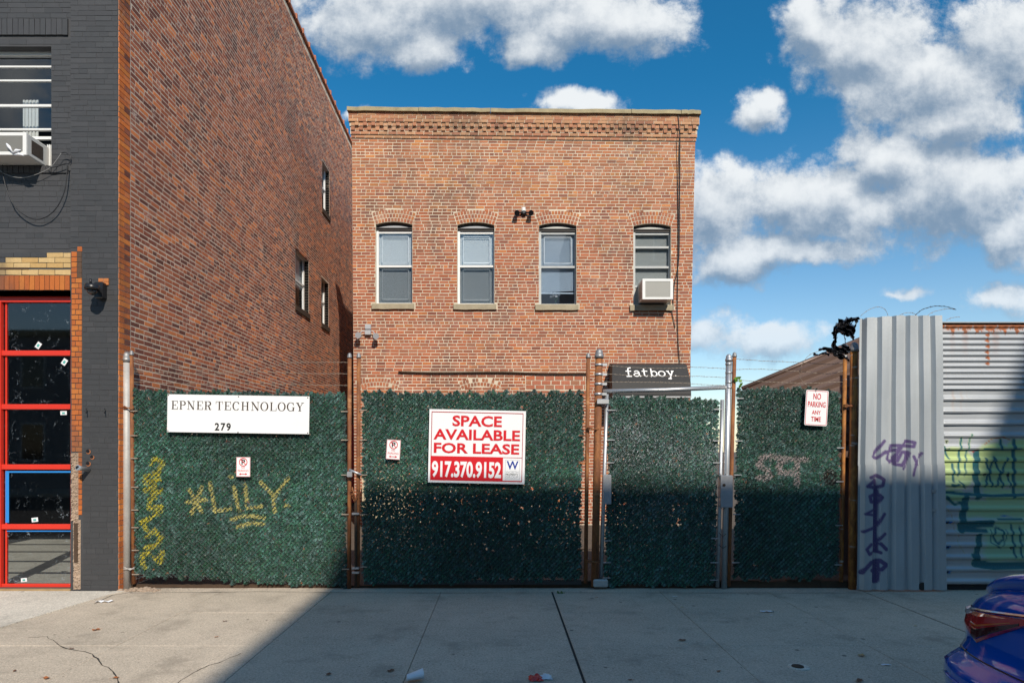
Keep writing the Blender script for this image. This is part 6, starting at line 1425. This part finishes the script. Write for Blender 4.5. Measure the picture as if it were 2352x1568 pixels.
for z in zs4:
    xr_, w, k2, lift = lvl(z); fr = 6.95-.25*(z/.9)**3-(.1 if z < .1 else 0); row = [S(t, z) for t in TT]
    for x in (3.2, 3.8, 4.4, 5.0, 5.6, 6.2, 6.6): row.append(Vector((x, YC+w+.012*(z < .7), z-(.10 if x > 5.8 else 0)*max(0, z-.6)/.3)))
    for t in [1-i/8 for i in range(17)]: row.append(Vector((fr-.28*abs(t)**3, YC+w*t, z-.13*max(0, z-.6)/.3)))
    for x in (6.6, 6.2, 5.6, 5.0, 4.4, 3.8, 3.2): row.append(Vector((x, YC-w-.012*(z < .7), z-(.10 if x > 5.8 else 0)*max(0, z-.6)/.3)))
    rows += row
nr = len(row); g.hull([p for p in rows], nr, cap=False)
top = rows[-nr:]; cen = Vector((4.6, YC, 1.0))
deck = [Vector((max(2.95, p.x+.0) if p.x < 3.3 else p.x, YC+(p.y-YC)*.8, p.z+.03)) for p in top]; g.hull(top+deck, nr, cap=False)
for k in range(nr): g.q(deck[k], deck[(k+1) % nr], cen)
body = g.build('body', M['carpaint'], ca)
g = MB(); g.smooth = True; RG = [(.96, 3.25, 6.1, .76), (1.1, 3.5, 5.75, .72), (1.22, 3.75, 5.45, .67), (1.30, 4.0, 5.2, .62)]; rr = []
for z, xa, xb, w in RG:
    for t in range(24):
        a = 2*math.pi*t/24; c1, s1 = math.cos(a), math.sin(a); sg = lambda v: (1 if v > 0 else -1)*abs(v)**.35; rr.append(Vector(((xa+xb)/2+(xb-xa)/2*sg(c1), YC+w*sg(s1), z)))
g.hull(rr, 24); g.build('window_glass', M['carglass'], ca)
g = MB(); g.smooth = True; rr = [Vector((p.x, p.y, 1.302)) for p in rr[-24:]]+[Vector((4.6+(p.x-4.6)*.8, YC+(p.y-YC)*.8, 1.345)) for p in rr[-24:]]; g.hull(rr, 24); g.build('roof', M['carpaint'], ca)
for x in (3.38, 6.05):
    for s_ in (-1, 1):
        g = MB(); g.lathe((x, YC+s_*(HW-.20), RD+.32), (0, s_, 0), [(0, .2), (0, .32), (.03, .325), (.18, .325), (.205, .30)], 28); wh = g.build('wheel', M['tyre'], ca)
        g = MB(); g.lathe((x, YC+s_*(HW+.004), RD+.32), (0, s_, 0), [(0, .22), (.012, .215), (.012, .02)], 20); g.build('rim', M['chrome'], wh)
def patch(name, t0, t1, zlo, zhi, off, m, par, nt_=16, nz_=5):
    g = MB(); g.smooth = True; G2 = {}
    for i in range(nt_+1):
        t = t0+(t1-t0)*i/nt_
        for j in range(nz_+1):
            z = zlo(t)+(zhi(t)-zlo(t))*j/nz_; p = S(t, z-lvl(z)[3]*(1-min(abs(t), 1)**3)*.8); e = .004 if i in (0, nt_) or j in (0, nz_) else off
            out = Vector((-1, .35 if t > .8 else 0, 0)).normalized() if t <= 1 else Vector((-.5, 1, 0)).normalized(); p = Vector((p.x, p.y, z)); G2[i, j] = p+out*e
    for i in range(nt_):
        for j in range(nz_): g.q(G2[i, j], G2[i, j+1], G2[i+1, j+1], G2[i+1, j])
    return g.build(name, m, par)
TL = lambda t: .905-(max(t, .3)-.36)*.145
BLo = lambda t: (.855-(t-.36)*.45) if t < .77 else (.672+(t-.77)*.30)
tlp = patch('tail_light', .30, 1.10, lambda t: BLo(t), lambda t: TL(t)-.004 if t < .9 else TL(t)-.004-(t-.9)*.2, .016, M['lens'], ca, 26, 8)
patch('dark_reflector', .34, .84, lambda t: BLo(t)+.006, lambda t: BLo(t)+.52*(TL(t)-BLo(t)), .019, M['lensdark'], tlp)
patch('orange_strip', .42, .86, lambda t: BLo(t)+.50*(TL(t)-BLo(t)), lambda t: BLo(t)+.60*(TL(t)-BLo(t)), .021, M['amber'], tlp)
patch('clear_lens', .92, 1.04, lambda t: .79, lambda t: .835, .022, M['lensclear'], tlp)
patch('chrome_strip', -.9, 1.0, lambda t: TL(abs(t)), lambda t: TL(abs(t))+.016, .014, M['chrome'], ca, 30, 2)
tl2 = patch('tail_light', -1.05, -.30, lambda t: BLo(-t), lambda t: TL(-t)-.004, .014, M['lens'], ca, 20, 5)
# lip spoiler
g = MB(); g.smooth = True; rg = []
for i in range(41):
    t = -.93+1.86*i/40; a = abs(t); zc = .90+.235*(1-a**2.6); b = S(t, .90); xb = b.x; q_ = (1-a**6)
    rg += [(xb+.02, b.y, b.z-.03), (xb-.035*q_, b.y, zc-.045*q_), (xb-.045*q_, b.y, zc-.012), (xb-.02*q_, b.y, zc+.004), (xb+.10, b.y, zc-.02*q_), (xb+.24, b.y, b.z-.005)]
g.hull(rg, 6); g.build('lip_spoiler', M['carpaint'], ca)
g = MB(); g.smooth = True; pp = [S(-.95+1.9*i/30, .46)+Vector((-.006, 0, -.0)) for i in range(31)]; g.tube(pp, .006, 5); g.build('bumper_crease', M['carpaint'], ca)
g = MB(); g.smooth = True; g.tube([S(-1+2*i/30, .60)+Vector((-.002, 0, 0)) for i in range(31)], .004, 5); g.tube([S(.86-.0*i, .60+.05*i/4)+Vector((-.003, 0, 0)) for i in range(2)], .003, 5); g.build('shut_line', M['black'], ca)
boxo('number_plate', M['signwhite'], ca, 2.585, 2.60, YC-.15, YC+.15, .66, .80, bev=.003)

# ------------------------------------------------------------------ buildings across the street (behind the camera; they throw the street's shade)
M['facadeA'] = mat('tan_render', (.34, .27, .2), .9, var=.15); M['facadeB'] = mat('grey_render', (.30, .30, .31), .9, var=.15); M['facadeC'] = mat('brick_render', (.28, .12, .08), .9, var=.2)
def block(x0, x1, y0, y1, h, m, label, fl):
    t = empty('street_building', ((x0+x1)/2, y1, 0), label, 'building', 'buildings across the street'); boxo('wall', m, t, x0, x1, y0, y1, 0, h); boxo('cornice', M['coping'], t, x0, x1-.002, y1+.001, y1+.16, h-.3, h-.02)
    nxw = int((x1-x0)/1.9)
    for f_ in range(fl):
        for i in range(nxw):
            xc = x0+(i+.5)*(x1-x0)/nxw; z = 1.2+f_*3.2
            g = MB(); g.box(xc-.55, xc+.55, y1+.002, y1+.05, z, z+1.7); w = g.build('window', M['white'], t); g = MB(); g.box(xc-.48, xc+.48, y1+.051, y1+.055, z+.07, z+1.63); g.build('pane', M['carglass'], w)
block(4.88, 13.92, -24, -12.5, 17.75, M['facadeA'], 'tan apartment block across the street', 5)
block(13.93, 29, -24, -12.5, 21.6, M['facadeB'], 'tall grey apartment block across the street', 6)
block(-9, 4.87, -24, -12.5, 8.2, M['facadeC'], 'low brick building across the street', 2)
block(-26, -9.01, -24, -12.5, 7.0, M['facadeB'], 'low grey building across the street', 2)
